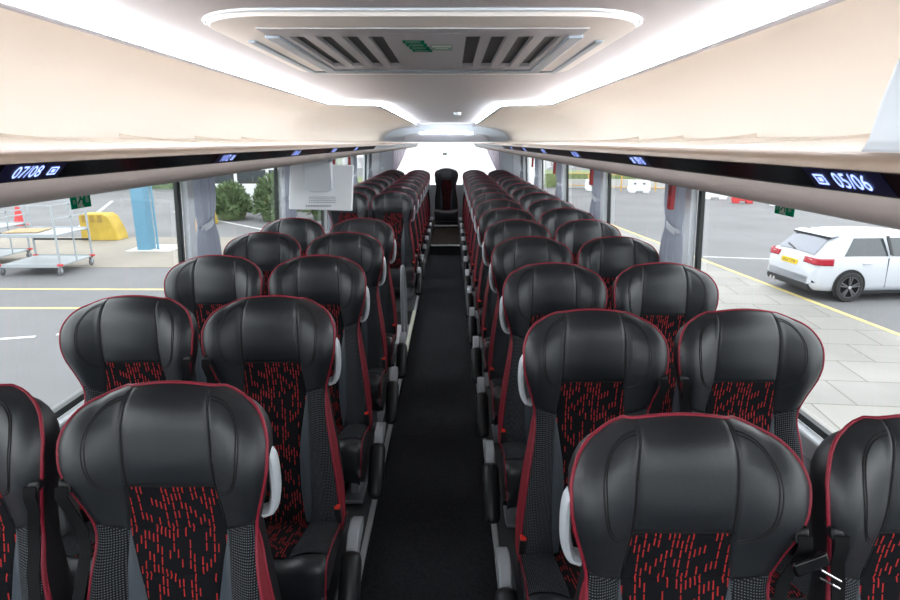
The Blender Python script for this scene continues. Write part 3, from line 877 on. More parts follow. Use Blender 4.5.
m = MB(); m.box(-.10, .10, -.33, .39, -.0165, -.015); m.build('centre_panel', M['hatchgrey'], t)
m = MB()
for i in range(4): m.box(-.068 + .006 * i, -.004 + .006 * i, -.22 + .058 * i, -.17 + .058 * i, -.0178, -.0166)
s_ = m.build('instruction_sticker', M['green'], t)
m = MB()
for i in range(4):
    for k in range(2): m.box(-.060 + .006 * i, -.016 + .006 * i, -.210 + .058 * i + .018 * k, -.203 + .058 * i + .018 * k, -.0184, -.0179)
m.box(-.040, -.0395, -.21, .0, -.0182, -.0179)
m.build('sticker_lettering', M['signpale'], s_)
m = MB(); m.box(.012, .080, -.14, -.03, -.0178, -.0166); s_ = m.build('notice_label', M['signpale'], t)
m = MB(); m.box(.016, .076, -.132, -.10, -.0184, -.0179); m.box(.026, .066, -.08, -.07, -.0184, -.0179); m.build('label_lettering', M['signwhite'], s_)
# smoke detector
m = MB(); m.lathe([(.0, 0), (.045, 0), (.045, -.012), (.034, -.03), (.0, -.032)], 20, 'z', (.165, 7.4, 3.638))
tag(m.build('smoke_detector', M['trim'], smooth=True), 'small round smoke detector on the grey rear ceiling', 'smoke detector')

# ------------------------------------------------------------------ curtains
def curtain(sx, y, w, label):
    t = empty('curtain', (sx * 1.306, y, 2.3), label=label, cat='curtain', group='grey side window curtains')
    m = MB()
    zt = .56
    def P(i, j):
        a = i / 48; z = .86 * j / 30
        pinch = 1 - .28 * math.exp(-((z - zt) / .09) ** 2) - .10 * sstep(zt, 0, z) * 0
        yy = w * .5 + (a - .5) * w * pinch
        x = .026 * math.sin(a * 2 * PI * 5.0 + .4 * math.sin(z * 3)) * (1 - .3 * math.exp(-((z - zt) / .06) ** 2))
        return (sx * x - 0, yy, z)
    m.grid(P, 48, 30); o = m.build('curtain_cloth', M['curtain'], t, smooth=True)
    m = MB()
    pts = []
    for k in range(25):
        th = 2 * PI * k / 24
        pts.append((math.cos(th) * .026, w * .5 + math.sin(th) * w * .32, zt + .02 * math.sin(th) - .01))
    m.tube(pts[:-1], .004, 6, closed=True, rx=.022, ref=(1, 0, 0))
    m.build('tieback', M['tie'], t, smooth=True)
names = ['first', 'second', 'third', 'fourth', 'fifth', 'sixth']
for i, y in enumerate(RP[2:]):
    curtain(1, y + .115, .27, f'grey pleated curtain tied back at the {names[i]} visible post of the right-hand windows')
for i, y in enumerate(LP[2:]):
    curtain(-1, y + .115, .27, f'grey pleated curtain tied back at the {names[i]} visible post of the left-hand windows')
for i, y in enumerate((3.10, 4.90, 6.67, 8.47)):
    m = MB(); m.box(1.20, 1.225, y - .022, y + .022, 2.965, 3.18)
    o = m.build('hanging_hammer_case', M['hammer'], bevel=.004)
    tag(o, f'red emergency hammer case hanging in front of the {names[i]} right-hand curtain', 'hammer case', 'red hammer cases')
    q = MB()
    for k in range(7): q.box(1.197, 1.201, y - .014, y + .014, 2.985 + k * .022, 2.993 + k * .022)
    q.build('case_ribs', M['hammer'], o)
for i, y in enumerate((6.85, 7.9)):
    m = MB(); m.box(-1.225, -1.20, y - .03, y + .03, 2.98, 3.17)
    tag(m.build('hanging_hammer_case', M['hammer'], bevel=.004), f'red hammer case on the left-hand wall, {("just beyond the hanging monitor", "farther back by the rear seats")[i]}', 'hammer case', 'red hammer cases')
# rear curtains: gathered swags at the back window corners
for sx, side in ((-1, 'left'), (1, 'right')):
    t = empty('rear_curtain', (sx * .72, 12.38, 2.70), label=f'pale lilac curtain swag tied at the {side} corner of the back window', cat='curtain', group='back window curtains')
    m = MB()
    def P(i, j):
        a = i / 30; b = j / 20
        wd = .03 + .30 * b ** .8
        x = .36 - wd * (1 - a) - .0
        return (sx * x, .014 * math.sin(a * 2 * PI * 6), .58 * b)
    m.grid(P, 30, 20); o = m.build('swag_cloth', M['rearcurtain'], t, smooth=True)
    m = MB(); m.box(*sorted((sx * .28, sx * .38)), -.02, .02, -.015, .02); m.build('tieback', M['tie'], t, bevel=.006)

# exit signs on glass
def exit_sign(sx, y, z, label, wd=.20, hg=.115):
    x = sx * (wx(z) - .010)
    ex = Vector((0, 1, 0)) if sx < 0 else Vector((0, -1, 0)); ey = Vector((0, 0, 1)); o = Vector((x, y, z)); n = ex.cross(ey)
    m = MB(); m.obox(o, ex * wd / 2, ey * hg / 2, n * .0015)
    s_ = m.build('exit_sign', M['green']); tag(s_, label, 'exit sign', 'green emergency exit signs')
    m = MB()
    # white panel with a running figure, then blocks of lettering
    def quad(a0, a1, b0, b1, off=.0022): place2d(m, [(a0, b0, 0), (a1, b0, 0), (a1, b1, 0), (a0, b1, 0)], [(0, 1, 2, 3)], o, ex, ey, off)
    quad(-wd * .22, wd * .10, -hg * .46, hg * .46)
    m.build('pictogram_field', M['signwhite'], s_, recalc=False)
    m = MB()
    f0 = -wd * .06; k_ = hg / .115
    def limb(a, b, r=.0055): 
        a, b = Vector((f0 + (a[0] - f0) * k_, a[1] * k_, 0)), Vector((f0 + (b[0] - f0) * k_, b[1] * k_, 0)); r *= k_; d = (b - a).normalized(); q = Vector((-d.y, d.x, 0)) * r
        place2d(m, [a - q, b - q, b + q, a + q], [(0, 1, 2, 3)], o, ex, ey, .0030)
    limb((f0, .012), (f0 + .006, -.010), .008); limb((f0 + .006, -.010), (f0 + .024, -.020)); limb((f0 + .024, -.02), (f0 + .020, -.042))
    limb((f0 + .004, -.01), (f0 - .010, -.026)); limb((f0 - .010, -.026), (f0 - .022, -.034)); limb((f0, .012), (f0 + .020, .004)); limb((f0, .012), (f0 - .018, .0))
    place2d(m, [(f0 + k_ * (-.002 + .008 * math.cos(k * PI / 4)), k_ * (.027 + .008 * math.sin(k * PI / 4)), 0) for k in range(8)], [tuple(range(8))], o, ex, ey, .0030)
    m.build('running_figure', M['green'], s_, recalc=False)
    m = MB()
    for (a, b, tx, sz) in ((wd * .30, hg * .20, 'EXIT', wd * .12),):
        vs, fs = text_mb(tx, sz); place2d(m, vs, fs, o + ex * a + ey * b, ex, ey, .0022)
    quad(wd * .22, wd * .38, -hg * .30, hg * .02); quad(-wd * .42, -wd * .30, -hg * .3, -hg * .12); quad(-wd * .42, -wd * .30, hg * .05, hg * .3)
    m.build('sign_lettering', M['signpale'], s_, recalc=False)
exit_sign(-1, 2.31, 3.10, 'green emergency exit sign on the left-hand window in front of the metal trolley', .125, .088)
exit_sign(1, 2.25, 3.075, 'green emergency exit sign on the right-hand window above the white car', .13, .078)
m = MB(); m.box(-.075, .005, YB - .006, YB + .0, 3.045, 3.085); o = m.build('exit_sign', M['green']); tag(o, 'small green exit sign in the middle of the back window', 'exit sign', 'green emergency exit signs')
m = MB(); m.box(-.055, -.02, YB - .009, YB - .006, 3.052, 3.078); m.build('pictogram_field', M['signwhite'], o)

# hanging monitor (its pale back towards the camera)
t = empty('hanging_monitor', (-.79, 4.12, 3.19), label='pale flat monitor hanging below the left luggage rack', cat='monitor')
m = MB(); m.obox((0, 0, -.185), (.215, 0, -.006), (0, .012, 0), (.004, .042, .150)); m.build('monitor_back', M['monw'], t, bevel=.008)
m = MB(); m.prism([(-.095, -.012), (.085, -.012), (.085, -.20), (.04, -.212), (-.05, -.212), (-.095, -.20)], -.085, -.014); m.build('hinge_bracket', M['trim'], t, bevel=.006)
m = MB()
for i in range(11): m.box(-.10 + i * .016, -.092 + i * .016, -.056, -.052, -.312, -.300)
for i in range(4): m.box(-.08, .10, -.038 - .0034 * i, -.029 - .0034 * i, -.25 - .012 * i, -.247 - .012 * i)
m.build('vent_grooves', M['silver'], t)

# stairwell handrail
t = empty('stair_handrail', (-.315, 4.78, PLAT - .36), label='grey looped handrail beside the stairwell behind the fifth left row', cat='handrail')
m = MB(); pts = [(0, 0, 0), (0, 0, .3), (0, 0, .7)] + bez([(0, 0, .75), (0, .0, 1.10), (0, .12, 1.12), (0, .34, .92), (0, .36, .6)], 18) + [(0, .36, .3), (0, .36, 0)]
m.tube(pts, .014, 10, ref=(1, 0, 0)); m.build('rail', M['silver'], t, smooth=True)
for y in (0, .36):
    m = MB(); m.lathe([(.028, 0), (.028, .012)], 16, 'z', (0, y, 0)); m.build('base_flange', M['silver'], t)

# ------------------------------------------------------------------ outside: the yard
m = MB(); m.box(-120, 120, -60, 140, -.3, 0); struct(m.build('ground', M['asphalt']))
# paving slabs along the coach's right side, bounded by a pale yellow line
def lx(y): return 8.0 + (7.04 - 8.0) * (y - 10.04) / (20.7 - 10.04)
m = MB()
m.add([(1.6, -12, .0), (lx(-12), -12, .0), (lx(34), 34, .0), (1.6, 34, .0), (1.6, -12, .012), (lx(-12), -12, .012), (lx(34), 34, .012), (1.6, 34, .012)], [(4, 5, 6, 7), (0, 1, 5, 4), (1, 2, 6, 5), (2, 3, 7, 6), (3, 0, 4, 7)])
struct(m.build('pavement_slabs', M['slab']))
def line(name, p, q, w, mat, z=.016):
    p, q = Vector((*p, 0)), Vector((*q, 0)); d = (q - p).normalized(); n = Vector((-d.y, d.x, 0)) * w / 2
    m = MB(); a = [p - n, q - n, q + n, p + n]
    m.add([(v.x, v.y, 0.001) for v in a] + [(v.x, v.y, z) for v in a], [(4, 5, 6, 7), (0, 1, 5, 4), (1, 2, 6, 5), (2, 3, 7, 6), (3, 0, 4, 7)])
    return struct(m.build(name, mat))
line('road_line', (lx(-12), -12), (lx(34), 34), .11, M['yline'], .018)
line('road_line', (7.6, 17.6), (12.5, 16.6), .09, M['wline'], .004)
line('road_line', (14.5, 24.0), (22, 22.0), .12, M['wline'], .004)
line('road_line', (-30, 13.75), (-4.5, 13.45), .12, M['yline'], .004)
line('road_line', (-30, 11.9), (-4.8, 11.85), .12, M['yline'], .004)
for a, b in (((-8.15, 9.75), (-7.2, 10.0)), ((-6.9, 10.12), (-5.6, 10.5)), ((-10.2, 9.2), (-8.9, 9.55)), ((-5.2, 10.6), (-4.0, 10.95))):
    line('road_line', a, b, .10, M['wline'], .004)
line('road_line', (-19.5, 35), (-14.3, 22.8), .16, M['wline'], .004)
line('road_line', (-13.5, 29.5), (-6.5, 22.6), .12, M['wline'], .004)
# raised tan footway on the left
m = MB(); m.box(-45, -1.9, 15.95, 21.3, -.1, .012); struct(m.build('pavement_left', M['pave']))
m = MB(); m.box(-60, -5, 50, 58, 0, .10); o = m.build('grass_verge', M['grassm']); tag(o, 'green grass verge beyond the yard on the trolley side', 'grass', kind='stuff')
m = MB(); m.box(6, 60, 46, 52, 0, 1.0); o = m.build('grass_verge', M['grassm']); tag(o, 'green grass bank behind the road barriers', 'grass', kind='stuff')
m = MB(); m.box(18.4, 45, 25.6, 36, 0, .12); struct(m.build('kerb_island', M['pave'], bevel=.02))
m = MB(); m.box(18.25, 18.4, 25.45, 30, 0, .15); m.box(18.25, 36, 25.45, 25.6, 0, .15); struct(m.build('kerb', M['yline'], bevel=.02))

# added white wall straight behind the coach, to turn the back window white
m = MB(); m.box(-2.6, 3.3, 21.0, 21.4, 0, 6); struct(m.build('wall_backdrop', M['whitewall']))

# shelf trolleys
def trolley(x0, x1, y0, y1, label):
    t = empty('shelf_trolley', ((x0 + x1) / 2, (y0 + y1) / 2, 0), label=label, cat='trolley')
    a, b = (x1 - x0) / 2, (y1 - y0) / 2
    for sx in (-1, 1):
        for sy in (-1, 1):
            m = MB(); m.box(sx * a - .022, sx * a + .022, sy * b - .022, sy * b + .022, .22, 1.78); m.build('post', M['galv'], t, bevel=.006)
            w = MB(); w.lathe([(.0, -.022), (.085, -.022), (.095, -.012), (.095, .012), (.085, .022), (.0, .022)], 20, 'x', (sx * a * .96, sy * b * .96, .095))
            wh = w.build('castor_wheel', M['castor'], t, smooth=True)
            f = MB(); f.box(sx * a * .96 - .035, sx * a * .96 - .026, sy * b * .96 - .03, sy * b * .96 + .03, .08, .21); f.box(sx * a * .96 + .026, sx * a * .96 + .035, sy * b * .96 - .03, sy * b * .96 + .03, .08, .21)
            f.box(sx * a * .96 - .035, sx * a * .96 + .035, sy * b * .96 - .03, sy * b * .96 + .03, .20, .22); f.build('castor_fork', M['galv'], wh)
            r = MB(); r.box(sx * a - .055, sx * a + .055, sy * b - .05, sy * b + .05, .245, .30); r.build('corner_bumper', M['redplastic'], t, bevel=.01)
    for z, nm in ((.235, 'lower_shelf'), (1.0, 'upper_shelf')):
        m = MB(); m.box(-a, a, -b, b, z, z + .035); m.box(-a, a, -b - .012, -b + .012, z - .03, z + .06); m.box(-a, a, b - .012, b + .012, z - .03, z + .06); m.build(nm, M['galv'], t, bevel=.006)
    for z in (1.42, 1.76):
        for sx in (-1, 1):
            m = MB(); m.bar((sx * a, -b, z), (sx * a, b, z), .03); m.build('side_rail', M['galv'], t)
    for sy in (-1, 1):
        m = MB(); m.bar((-a, sy * b, 1.76), (a, sy * b, 1.76), .032); m.build('top_rail', M['galv'], t)
    m = MB(); m.bar((a, 0, .25), (a, 0, 1.76), .03); m.build('middle_post', M['galv'], t)
    h = MB()
    for k in range(14): 
        if k % 2 == 0: h.box(a - .03 - .04, a + .03, -b + k * 2 * b / 14, -b + (k + 1) * 2 * b / 14, .985, 1.03) if False else h.box(-a + k * 2 * a / 14, -a + (k + 1) * 2 * a / 14, b + .013, b + .02, .70, .74)
    h.build('hazard_stripe', M['yline'], t)
    m = MB(); m.box(-a, a, b - .01, b + .012, .695, .745); m.build('back_bar', M['carblack'], t)
    return t
trolley(-11.35, -9.80, 14.9, 16.3, 'grey steel two-shelf trolley on castors with plywood on its upper shelf')
trolley(-13.9, -12.2, 15.9, 17.3, 'grey steel trolley partly cut off at the photo edge, behind the one with plywood')
for o in [q for q in bpy.data.objects if q.name.startswith('shelf_trolley')]:
    o.location.z = .012
# keep the nearer trolley on the footway
m = MB(); m.obox((-10.95, 15.60, 1.068), (.42, .06, 0), (-.06, .40, 0), (0, 0, .008)); o = m.build('plywood_sheet', M['ply']); tag(o, 'brown plywood sheet lying on the trolley upper shelf', 'plywood')
# red cone standing in the yard beyond
def cone(x, y, h, r, label, z=0.0):
    t = empty('traffic_cone', (x, y, z), label=label, cat='traffic cone')
    m = MB(); m.lathe([(r, .03), (r * .12, h)], 20); m.build('cone_body', M['redplastic'], t, smooth=True)
    m = MB(); m.box(-r * 1.35, r * 1.35, -r * 1.35, r * 1.35, 0, .03); m.build('base', M['redplastic'], t, bevel=.008)
cone(-17.6, 24.6, 1.0, .21, 'red traffic cone standing in the yard behind the trolley')
# yellow concrete ballast block, sloped on one side
t = empty('ballast_block', (-12.05, 21.2, .012), label='yellow sloped concrete block standing on the footway edge', cat='block')
m = MB(); m.prism([(-.60, 0), (.66, 0), (.58, .35), (.38, .80), (.22, .90), (-.60, .90)], -.35, .35); m.build('block_body', M['yellow'], t, bevel=.02)
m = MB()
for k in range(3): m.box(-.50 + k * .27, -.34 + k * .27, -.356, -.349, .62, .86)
m.build('slot_recess', pmat('stain_and_shade', (.30, .20, .04), .8), t)  # dark brown stains, with the slots' shade put into the same colour
t.location.y = 20.9
# light blue column with a thin drain pipe, on a pale concrete foot
t = empty('blue_column', (-9.52, 18.75, .012), label='light blue steel column standing on the footway by the yard', cat='column')
m = MB(); m.box(-.20, .20, -.20, .20, 0, 4.6); m.build('column_shaft', M['blue'], t, bevel=.01)
m = MB(); m.tube([(.36, 0, 0), (.36, 0, 4.6)], .035, 8); m.build('drain_pipe', M['blue'], t, smooth=True)
m = MB(); m.box(-.5, .9, -.4, .9, -.04, .02); m.build('base', M['concrete'], t, bevel=.01)
m = MB(); m.tube([(-9.75, 20.9, .012), (-9.75, 20.9, 1.15)], .07, 10); o = m.build('bollard', M['orange'], smooth=True); tag(o, 'thin orange post beside the blue column', 'bollard')
o.location = (.95, 0, 0)

# white van, shrubs and yellow post seen through the second left window
def wheel_mb(m, c, r, w, axis='y'): m.lathe([(0, -w / 2), (r * .9, -w / 2), (r, -w * .35), (r, w * .35), (r * .9, w / 2), (0, w / 2)], 24, axis, c)
t = empty('white_van', (-9.4, 30.5, 0), label='white van parked across the yard behind the shrubs', cat='van')
m = MB(); m.prism([(-2.6, .45), (2.6, .45), (2.6, 1.2), (2.35, 2.2), (1.9, 2.45), (-2.3, 2.45), (-2.6, 2.3)], -.95, .95); m.build('van_body', M['white'], t, bevel=.08, segs=3)
m = MB()
for a, b in ((-2.3, -1.0), (-.85, .55), (.7, 2.0)): m.box(a, b, -.96, -.952, 1.35, 2.0)
m.build('van_side_window', M['carglass'], t, bevel=.004)
for x in (-1.7, 1.7):
    m = MB(); wheel_mb(m, (x, -.84, .36), .36, .24); m.build('wheel', M['tyre'], t, smooth=True)
    m = MB(); wheel_mb(m, (x, .84, .36), .36, .24); m.build('wheel', M['tyre'], t, smooth=True)
def shrub(x, y, r, h, n, label, seed):
    R = random.Random(seed)
    t = empty('shrub', (x, y, 0), label=label, cat='shrub', group='shrubs across the yard')
    m = MB()
    for k in range(n):
        th = R.uniform(0, 2 * PI); ph = math.acos(R.uniform(-.1, 1)); rr = R.uniform(.75, 1.05)
        d = Vector((math.cos(th) * math.sin(ph) * r, math.sin(th) * math.sin(ph) * r, math.cos(ph) * h * .75)) * rr
        c = d + Vector((0, 0, h * .25))
        if c.z < .03: c.z = .03 + R.random() * .1
        dr = (d.normalized() + Vector((R.uniform(-.6, .6), R.uniform(-.6, .6), R.uniform(-.2, .8)))).normalized()
        sd = dr.orthogonal().normalized(); L, w = R.uniform(.18, .34), R.uniform(.03, .06)
        tip = c + dr * L; tip.z = max(.02, tip.z)
        m.add([c - sd * w * .4, c + dr * L * .5 - sd * w, tip, c + dr * L * .5 + sd * w, c + sd * w * .4], [(0, 1, 2, 3, 4)])
    m.build('foliage', M['leafs'], t, recalc=False)
    m = MB(); m.lathe([(r * .70, .02), (r * .86, h * .25), (r * .7, h * .62), (r * .35, h * .82), (.02, h * .9)], 14); m.build('inner_growth', M['leafs'], t, smooth=True)
shrub(-9.6, 26.6, .80, 1.45, 1000, 'green bushy shrub beside the yellow barrier foot', 3)
shrub(-7.5, 26.2, .80, 1.9, 1000, 'taller green shrub next to the second window post', 4)
shrub(-5.4, 26.6, .80, 1.6, 900, 'green shrub glimpsed below the hanging monitor', 5)
m = MB(); m.box(-34, -8, 44, 46, 0, 3.0); o = m.build('hedge', M['leafs']); tag(o, 'long green hedge at the far side of the yard', 'hedge', kind='stuff')
t = empty('yellow_barrier_foot', (-9.95, 25.0, 0), label='yellow upright barrier foot in front of the shrubs', cat='barrier')
m = MB(); m.prism([(-.18, 0), (.28, 0), (.26, .3), (.12, .95), (-.04, .95), (-.14, .3)], -.15, .15); m.build('upright', M['yellow'], t, bevel=.02)
m = MB(); m.box(-.95, .28, -.2, .2, 0, .14); m.build('foot', M['yellow'], t, bevel=.02)

# right side: barriers, yellow railing
def barrier(x, y, w, h, mat, label, rz=0.0):
    t = empty('road_barrier', (x, y, 0), rz, label=label, cat='barrier', group='plastic road barriers')
    m = MB(); m.prism([(-w / 2, .12), (-w / 2 + .05, h), (w / 2 - .05, h), (w / 2, .12)], -.16, .16); m.build('barrier_body', mat, t, bevel=.03)
    for sx in (-1, 1):
        m = MB(); m.box(sx * w * .3 - w * .14, sx * w * .3 + w * .14, -.24, .24, 0, .13); m.build('foot', mat, t, bevel=.02)
    m = MB()
    for sx in (-1, 1): m.box(sx * w * .2 - .08, sx * w * .2 + .08, -.166, -.158, h * .68, h * .82)
    m.build('forklift_slot', M['castor'], t)
barrier(12.75, 41, 1.5, .8, M['white'], 'white plastic road barrier between the two nearest right-hand curtains', -.1)
barrier(10.2, 42.5, 1.5, .8, M['white'], 'white plastic road barrier farthest back along the right side')
barrier(14.9, 39.5, 1.0, .7, M['white'], 'white plastic barrier partly behind the red hammer case', -.15)
barrier(15.8, 36.2, 1.5, .85, M['white'], 'white plastic road barrier just before the red one', -.2)
barrier(16.35, 33.8, 1.15, .62, M['redplastic'], 'red plastic road barrier in the yard beyond the car', -.25)
barrier(17.6, 32.2, 1.1, .7, M['white'], 'white plastic road barrier beside the green exit sign', -.3)
t = empty('yellow_railing', (0, 0, 0), label='long yellow tubular railing behind the road barriers', cat='railing')
rp = [(8.0, 45.0), (10.0, 44.0), (12.0, 42.6), (14.2, 42.0), (16.6, 39.5), (18.6, 36.2), (20, 32.5)]
for x, y in rp:
    m = MB(); m.tube([(x, y, 0), (x, y, 1.15)], .05, 8); m.build('post', M['orange'], t, smooth=True)
for z in (.25, 1.1):
    m = MB(); m.tube([(x, y, z) for x, y in rp], .03, 6); m.build('rail', M['orange'], t, smooth=True)
m = MB(); m.box(8, 30, 45.2, 45.6, 0, .62); struct(m.build('wall_yard', M['concrete']))

# ------------------------------------------------------------------ the car
def car(x, y, rz):
    t = empty('hatchback_car', (x, y, 0.0), rz, label='white hatchback car parked beyond the paving, rear wheel on dark alloys', cat='car')
    # station: x, half width, z bottom, z belt, z top, half width at roof
    ST = [(0.00, .66, .36, .56, .66, .56), (.035, .76, .30, .66, .80, .60), (.09, .82, .25, .80, .93, .64), (.16, .855, .22, .89, 1.02, .66), (.30, .875, .20, .93, 1.14, .63),
          (.46, .885, .19, .945, 1.29, .60), (.62, .89, .185, .95, 1.375, .585), (1.0, .895, .18, .95, 1.43, .585), (1.7, .895, .18, .94, 1.44, .59), (2.3, .895, .18, .93, 1.41, .58), (2.7, .89, .18, .925, 1.27, .59),
          (3.05, .885, .18, .915, 1.06, .64), (3.3, .88, .18, .90, .97, .70), (3.8, .85, .19, .82, .88, .66), (4.15, .78, .22, .68, .74, .56), (4.3, .62, .32, .52, .60, .45)]
    def ring(st, hw_out=0.0):
        X, w, zb, zl, zt, wr = st
        half = [(0, zb), (w * .80, zb), (w * .96, zb + .05), (w, zb + .16), (w * .998, zl * .62), (w * .985, zl - .06), (w * .965, zl), (wr + (w * .965 - wr) * .5 + .006, (zl + zt - .065) / 2), (wr, zt - .065), (wr * .93, zt - .028), (wr * .7, zt - .006), (0, zt + .012)]
        return [(X, a, z) for a, z in half]
    m = MB()
    R = [ring(s) for s in ST]; n = len(R[0])
    for sg in (-1, 1):
        m.grid(lambda i, j: (R[j][i][0], sg * R[j][i][1], R[j][i][2]), n - 1, len(R) - 1)
        for e in (0, len(R) - 1):
            m.grid(lambda i, j: (R[e][i][0], sg * R[e][i][1] * j, R[e][i][2]), n - 1, 1)
    body = m.build('car_body', M['carpaint'], t, smooth=True)
    import bmesh
    bm = bmesh.new(); bm.from_mesh(body.data); bmesh.ops.remove_doubles(bm, verts=bm.verts, dist=.0005); bmesh.ops.recalc_face_normals(bm, faces=bm.faces); bm.to_mesh(body.data); bm.free()
    body.data.set_sharp_from_angle(angle=math.radians(60))
    def at(X):
        for a, b in zip(ST, ST[1:]):
            if a[0] <= X <= b[0]:
                f = (X - a[0]) / (b[0] - a[0]); return tuple(p + (q - p) * f for p, q in zip(a, b))
    def glass_y(X, z):
        _, w, zb, zl, zt, wr = at(X); f = (z - zl) / (zt - .065 - zl); return w * .965 + (wr - w * .965) * f + .010 + .006 * math.sin(PI * max(0, min(1, f)))
    for sg in (-1, 1):
        for (a0, a1, b0, b1) in ((.62, .95, 1.62, 1.62), (1.70, 1.70, 2.36, 2.72)):
            m = MB()
            def P(i, j):
                xb = (a0 if a0 < 1 else a0) + ((b1 if b1 > 2 else b0) - a0) * i / 10; xt = a1 + (b0 - a1) * i / 10
                X = xb + (xt - xb) * j / 4; s_ = at(X); z = s_[3] + .025 + (min(s_[4], 1.42) - .10 - s_[3] - .025) * j / 4
                return (X, sg * glass_y(X, z), z)
            m.grid(P, 10, 4); m.build('side_window', M['carglass'], t, smooth=True)
        m = MB()
        for X in (1.66,): m.obox((X, sg * .80, 1.18), (.03, 0, 0), (0, .012, .0), (0, -.10 * sg, .19)) 
        m.build('door_pillar', M['carblack'], t)
        for X in (1.05, 2.25):
            m = MB(); m.box(X, X + .2, *sorted((sg * .885, sg * .915)), .80, .83); m.build('door_handle', M['carpaint'], t, bevel=.01)
        m = MB()
        for X in (1.62, 2.62): m.box(X - .004, X + .004, *sorted((sg * .880, sg * .8975)), .30, .93)
        m.build('door_gap', M['carblack'], t)
        m = MB(); m.box(1.1, 3.0, *sorted((sg * .80, sg * .897)), .17, .22); m.build('side_sill', M['carblack'], t)
    # rear window, spoiler, wiper
    m = MB()
    def PR(i, j):
        X = .13 + (.50 - .13) * j / 6; s_ = at(X); a = -1 + 2 * i / 12; w = s_[5] * (.93 - .05 * j / 6)
        z = s_[4] - .022 * abs(a) ** 3 + .012
        return (X - .012, a * w, z + .004)
    m.grid(PR, 12, 6); m.build('rear_window', M['rearglass'], t, smooth=True)
    m = MB(); m.prism([(.46, 1.335), (.44, 1.35), (.60, 1.392), (.68, 1.39), (.60, 1.35)], -.60, .60); m.build('spoiler', M['carpaint'], t, bevel=.008)
    m = MB(); m.box(.435, .48, -.58, .58, 1.305, 1.342); m.build('spoiler_shadow_strip', M['carblack'], t)  # black strip paints in the shade under the spoiler
    m = MB(); m.bar((.10, .0, 1.02), (.19, .36, 1.09), .02); m.build('wiper', M['carblack'], t)
    # lights
    for sg in (-1, 1):
        m = MB()
        def PL_(i, j):
            u = i / 12; b = j / 4
            if u < .55: X, Y = .085 - .03 * (1 - u / .55) * 0, .42 + (.78 - .42) * u / .55
            else: X, Y = .085 + (u - .55) / .45 * .30, .78 + .085 * math.sin((u - .55) / .45 * PI / 2)
            z = .80 + (.12 + .03 * u) * b - .02 * u
            s_ = at(max(.0, X)); 
            if u >= .55: Y = s_[1] * .99 + .006
            else: X = X - .045 + .03 * b + .02 * u
            return (X, sg * Y, z)
        m.grid(PL_, 12, 4); o = m.build('tail_light', M['tail'], t, smooth=True)
        md = o.modifiers.new('thick', 'SOLIDIFY'); md.thickness = .03; md.offset = 0
        m = MB(); m.box(.05, .062, *sorted((sg * .52, sg * .66)), .84, .89); m.build('lamp_lens', M['signwhite'], o)
    m = MB(); m.box(-.004, .06, -.26, .26, .70, .81); pl = m.build('number_plate', M['plate'], t, bevel=.003)
    vs, fs = text_mb('LX63 CYW', .105); m = MB(); place2d(m, [(a * .95, b, 0) for a, b, _ in vs], fs, (-.0045, 0, .755), (0, -1, 0), (0, 0, 1), .002); m.build('plate_lettering', M['carblack'], pl, recalc=False)
    m = MB(); m.prism([(.02, .22), (-.012, .30), (-.005, .37), (.25, .37), (.30, .20)], -.70, .70); m.build('rear_valance', M['carblack'], t, bevel=.015)
    for dy in (.40, .52):
        m = MB(); m.lathe([(.0, -.03), (.035, -.03), (.04, .08), (.0, .08)], 16, 'x', (.0, dy, .27)); m.build('exhaust_pipe', M['chrome'], t, smooth=True)
    for X in (.80, 3.43):
        for sg in (-1, 1):
            m = MB(); m.tube([(X + .352 * math.cos(q * PI / 16), sg * .893, .335 + .352 * math.sin(q * PI / 16)) for q in range(-3, 20)], .018, 6)
            m.lathe([(0, 0), (.34, 0), (.34, .006), (0, .006)], 32, 'y', (X, sg * .895 - .003, .335)); m.build('wheel_arch', M['carblack'], t, smooth=False)
            m = MB(); m.lathe([(.20, -.03), (.222, -.03), (.235, -.095), (.30, -.10), (.32, -.08), (.32, .08), (.30, .10), (.235, .095), (.222, .03), (.20, .03)], 36, 'y', (X, sg * .84, .32)); w = m.build('wheel', M['tyre'], t, smooth=True)
            m = MB(); m.lathe([(0, -.02), (.225, -.02), (.225, .03 * 0 + .0), (0, .0)], 32, 'y', (X, sg * .885, .32)); m.build('rim_back', M['rimdark'], w)
            m = MB()
            for k in range(5):
                for dd in (-.12, .12):
                    a = 2 * PI * k / 5 + dd + .3; a2 = 2 * PI * k / 5 + dd * 1.3 + .3
                    m.bar((X + .05 * math.cos(a), sg * .915, .32 + .05 * math.sin(a)), (X + .225 * math.cos(a2), sg * .925, .32 + .225 * math.sin(a2)), .022, .03)
            m.tube([(X + .222 * math.cos(q * PI / 16), sg * .918, .32 + .222 * math.sin(q * PI / 16)) for q in range(32)], .011, 6, closed=True)
            m.build('wheel_spokes', M['alloy'], w)
            m = MB(); m.lathe([(0, -.01), (.035, -.01), (.035, .012), (0, .012)], 16, 'y', (X, sg * .928, .32)); m.build('hub_cap', M['hub'], w)
    # door mirror on both sides
    for sg in (-1, 1):
        m = MB(); m.box(2.62, 2.78, *sorted((sg * .90, sg * 1.06)), .95, 1.08); m.build('door_mirror', M['carpaint'], t, bevel=.03)
    return t
CAR = car(7.64, 13.2, .10)

# ------------------------------------------------------------------ world, camera
w = bpy.data.worlds.new('overcast'); S.world = w; w.use_nodes = True
nt = w.node_tree; bg = nt.nodes['Background']
bg.inputs['Color'].default_value = (0.93, 0.97, 1.0, 1); bg.inputs['Strength'].default_value = 1.6

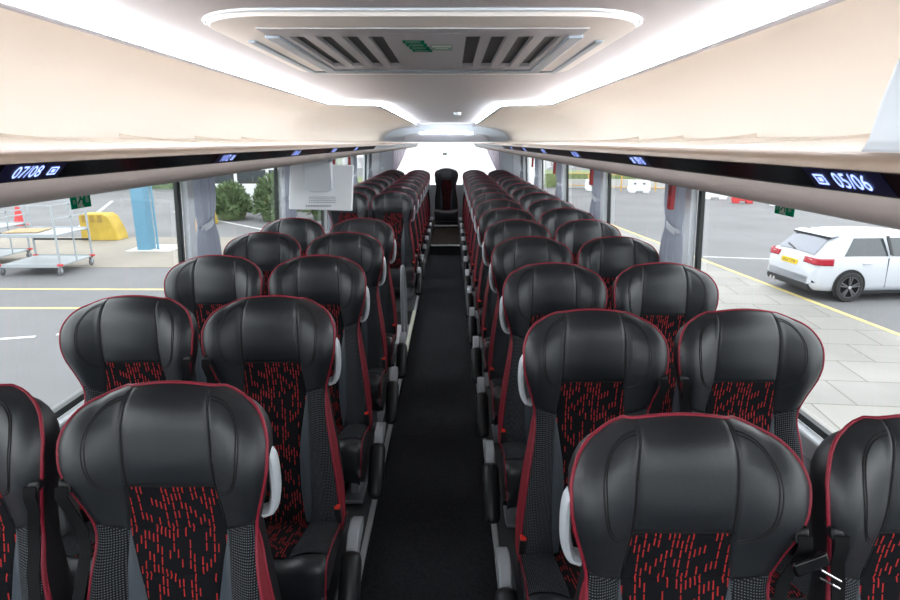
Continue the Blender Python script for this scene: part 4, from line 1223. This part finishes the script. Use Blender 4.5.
cam = bpy.data.cameras.new('camera'); co = bpy.data.objects.new('camera', cam); COL.objects.link(co)
cam.sensor_width = 36; cam.lens = 24.0; cam.clip_start = .02; cam.clip_end = 500
TH = math.atan(158 / 600)
co.location = (.085, 0, ZC); co.rotation_euler = (PI / 2 - TH, 0, math.radians(.07))
cam.dof.use_dof = True; cam.dof.focus_distance = 2.2; cam.dof.aperture_fstop = 11.0
S.camera = co
S.view_settings.view_transform = 'Standard'; S.view_settings.look = 'None'
S.view_settings.exposure = 1.05; S.view_settings.gamma = 1.0; S.view_settings.use_curve_mapping = False
S.cycles.transparent_max_bounces = 32
S.cycles.max_bounces = 10
S.cycles.diffuse_bounces = 5
S.cycles.sample_clamp_indirect = 8
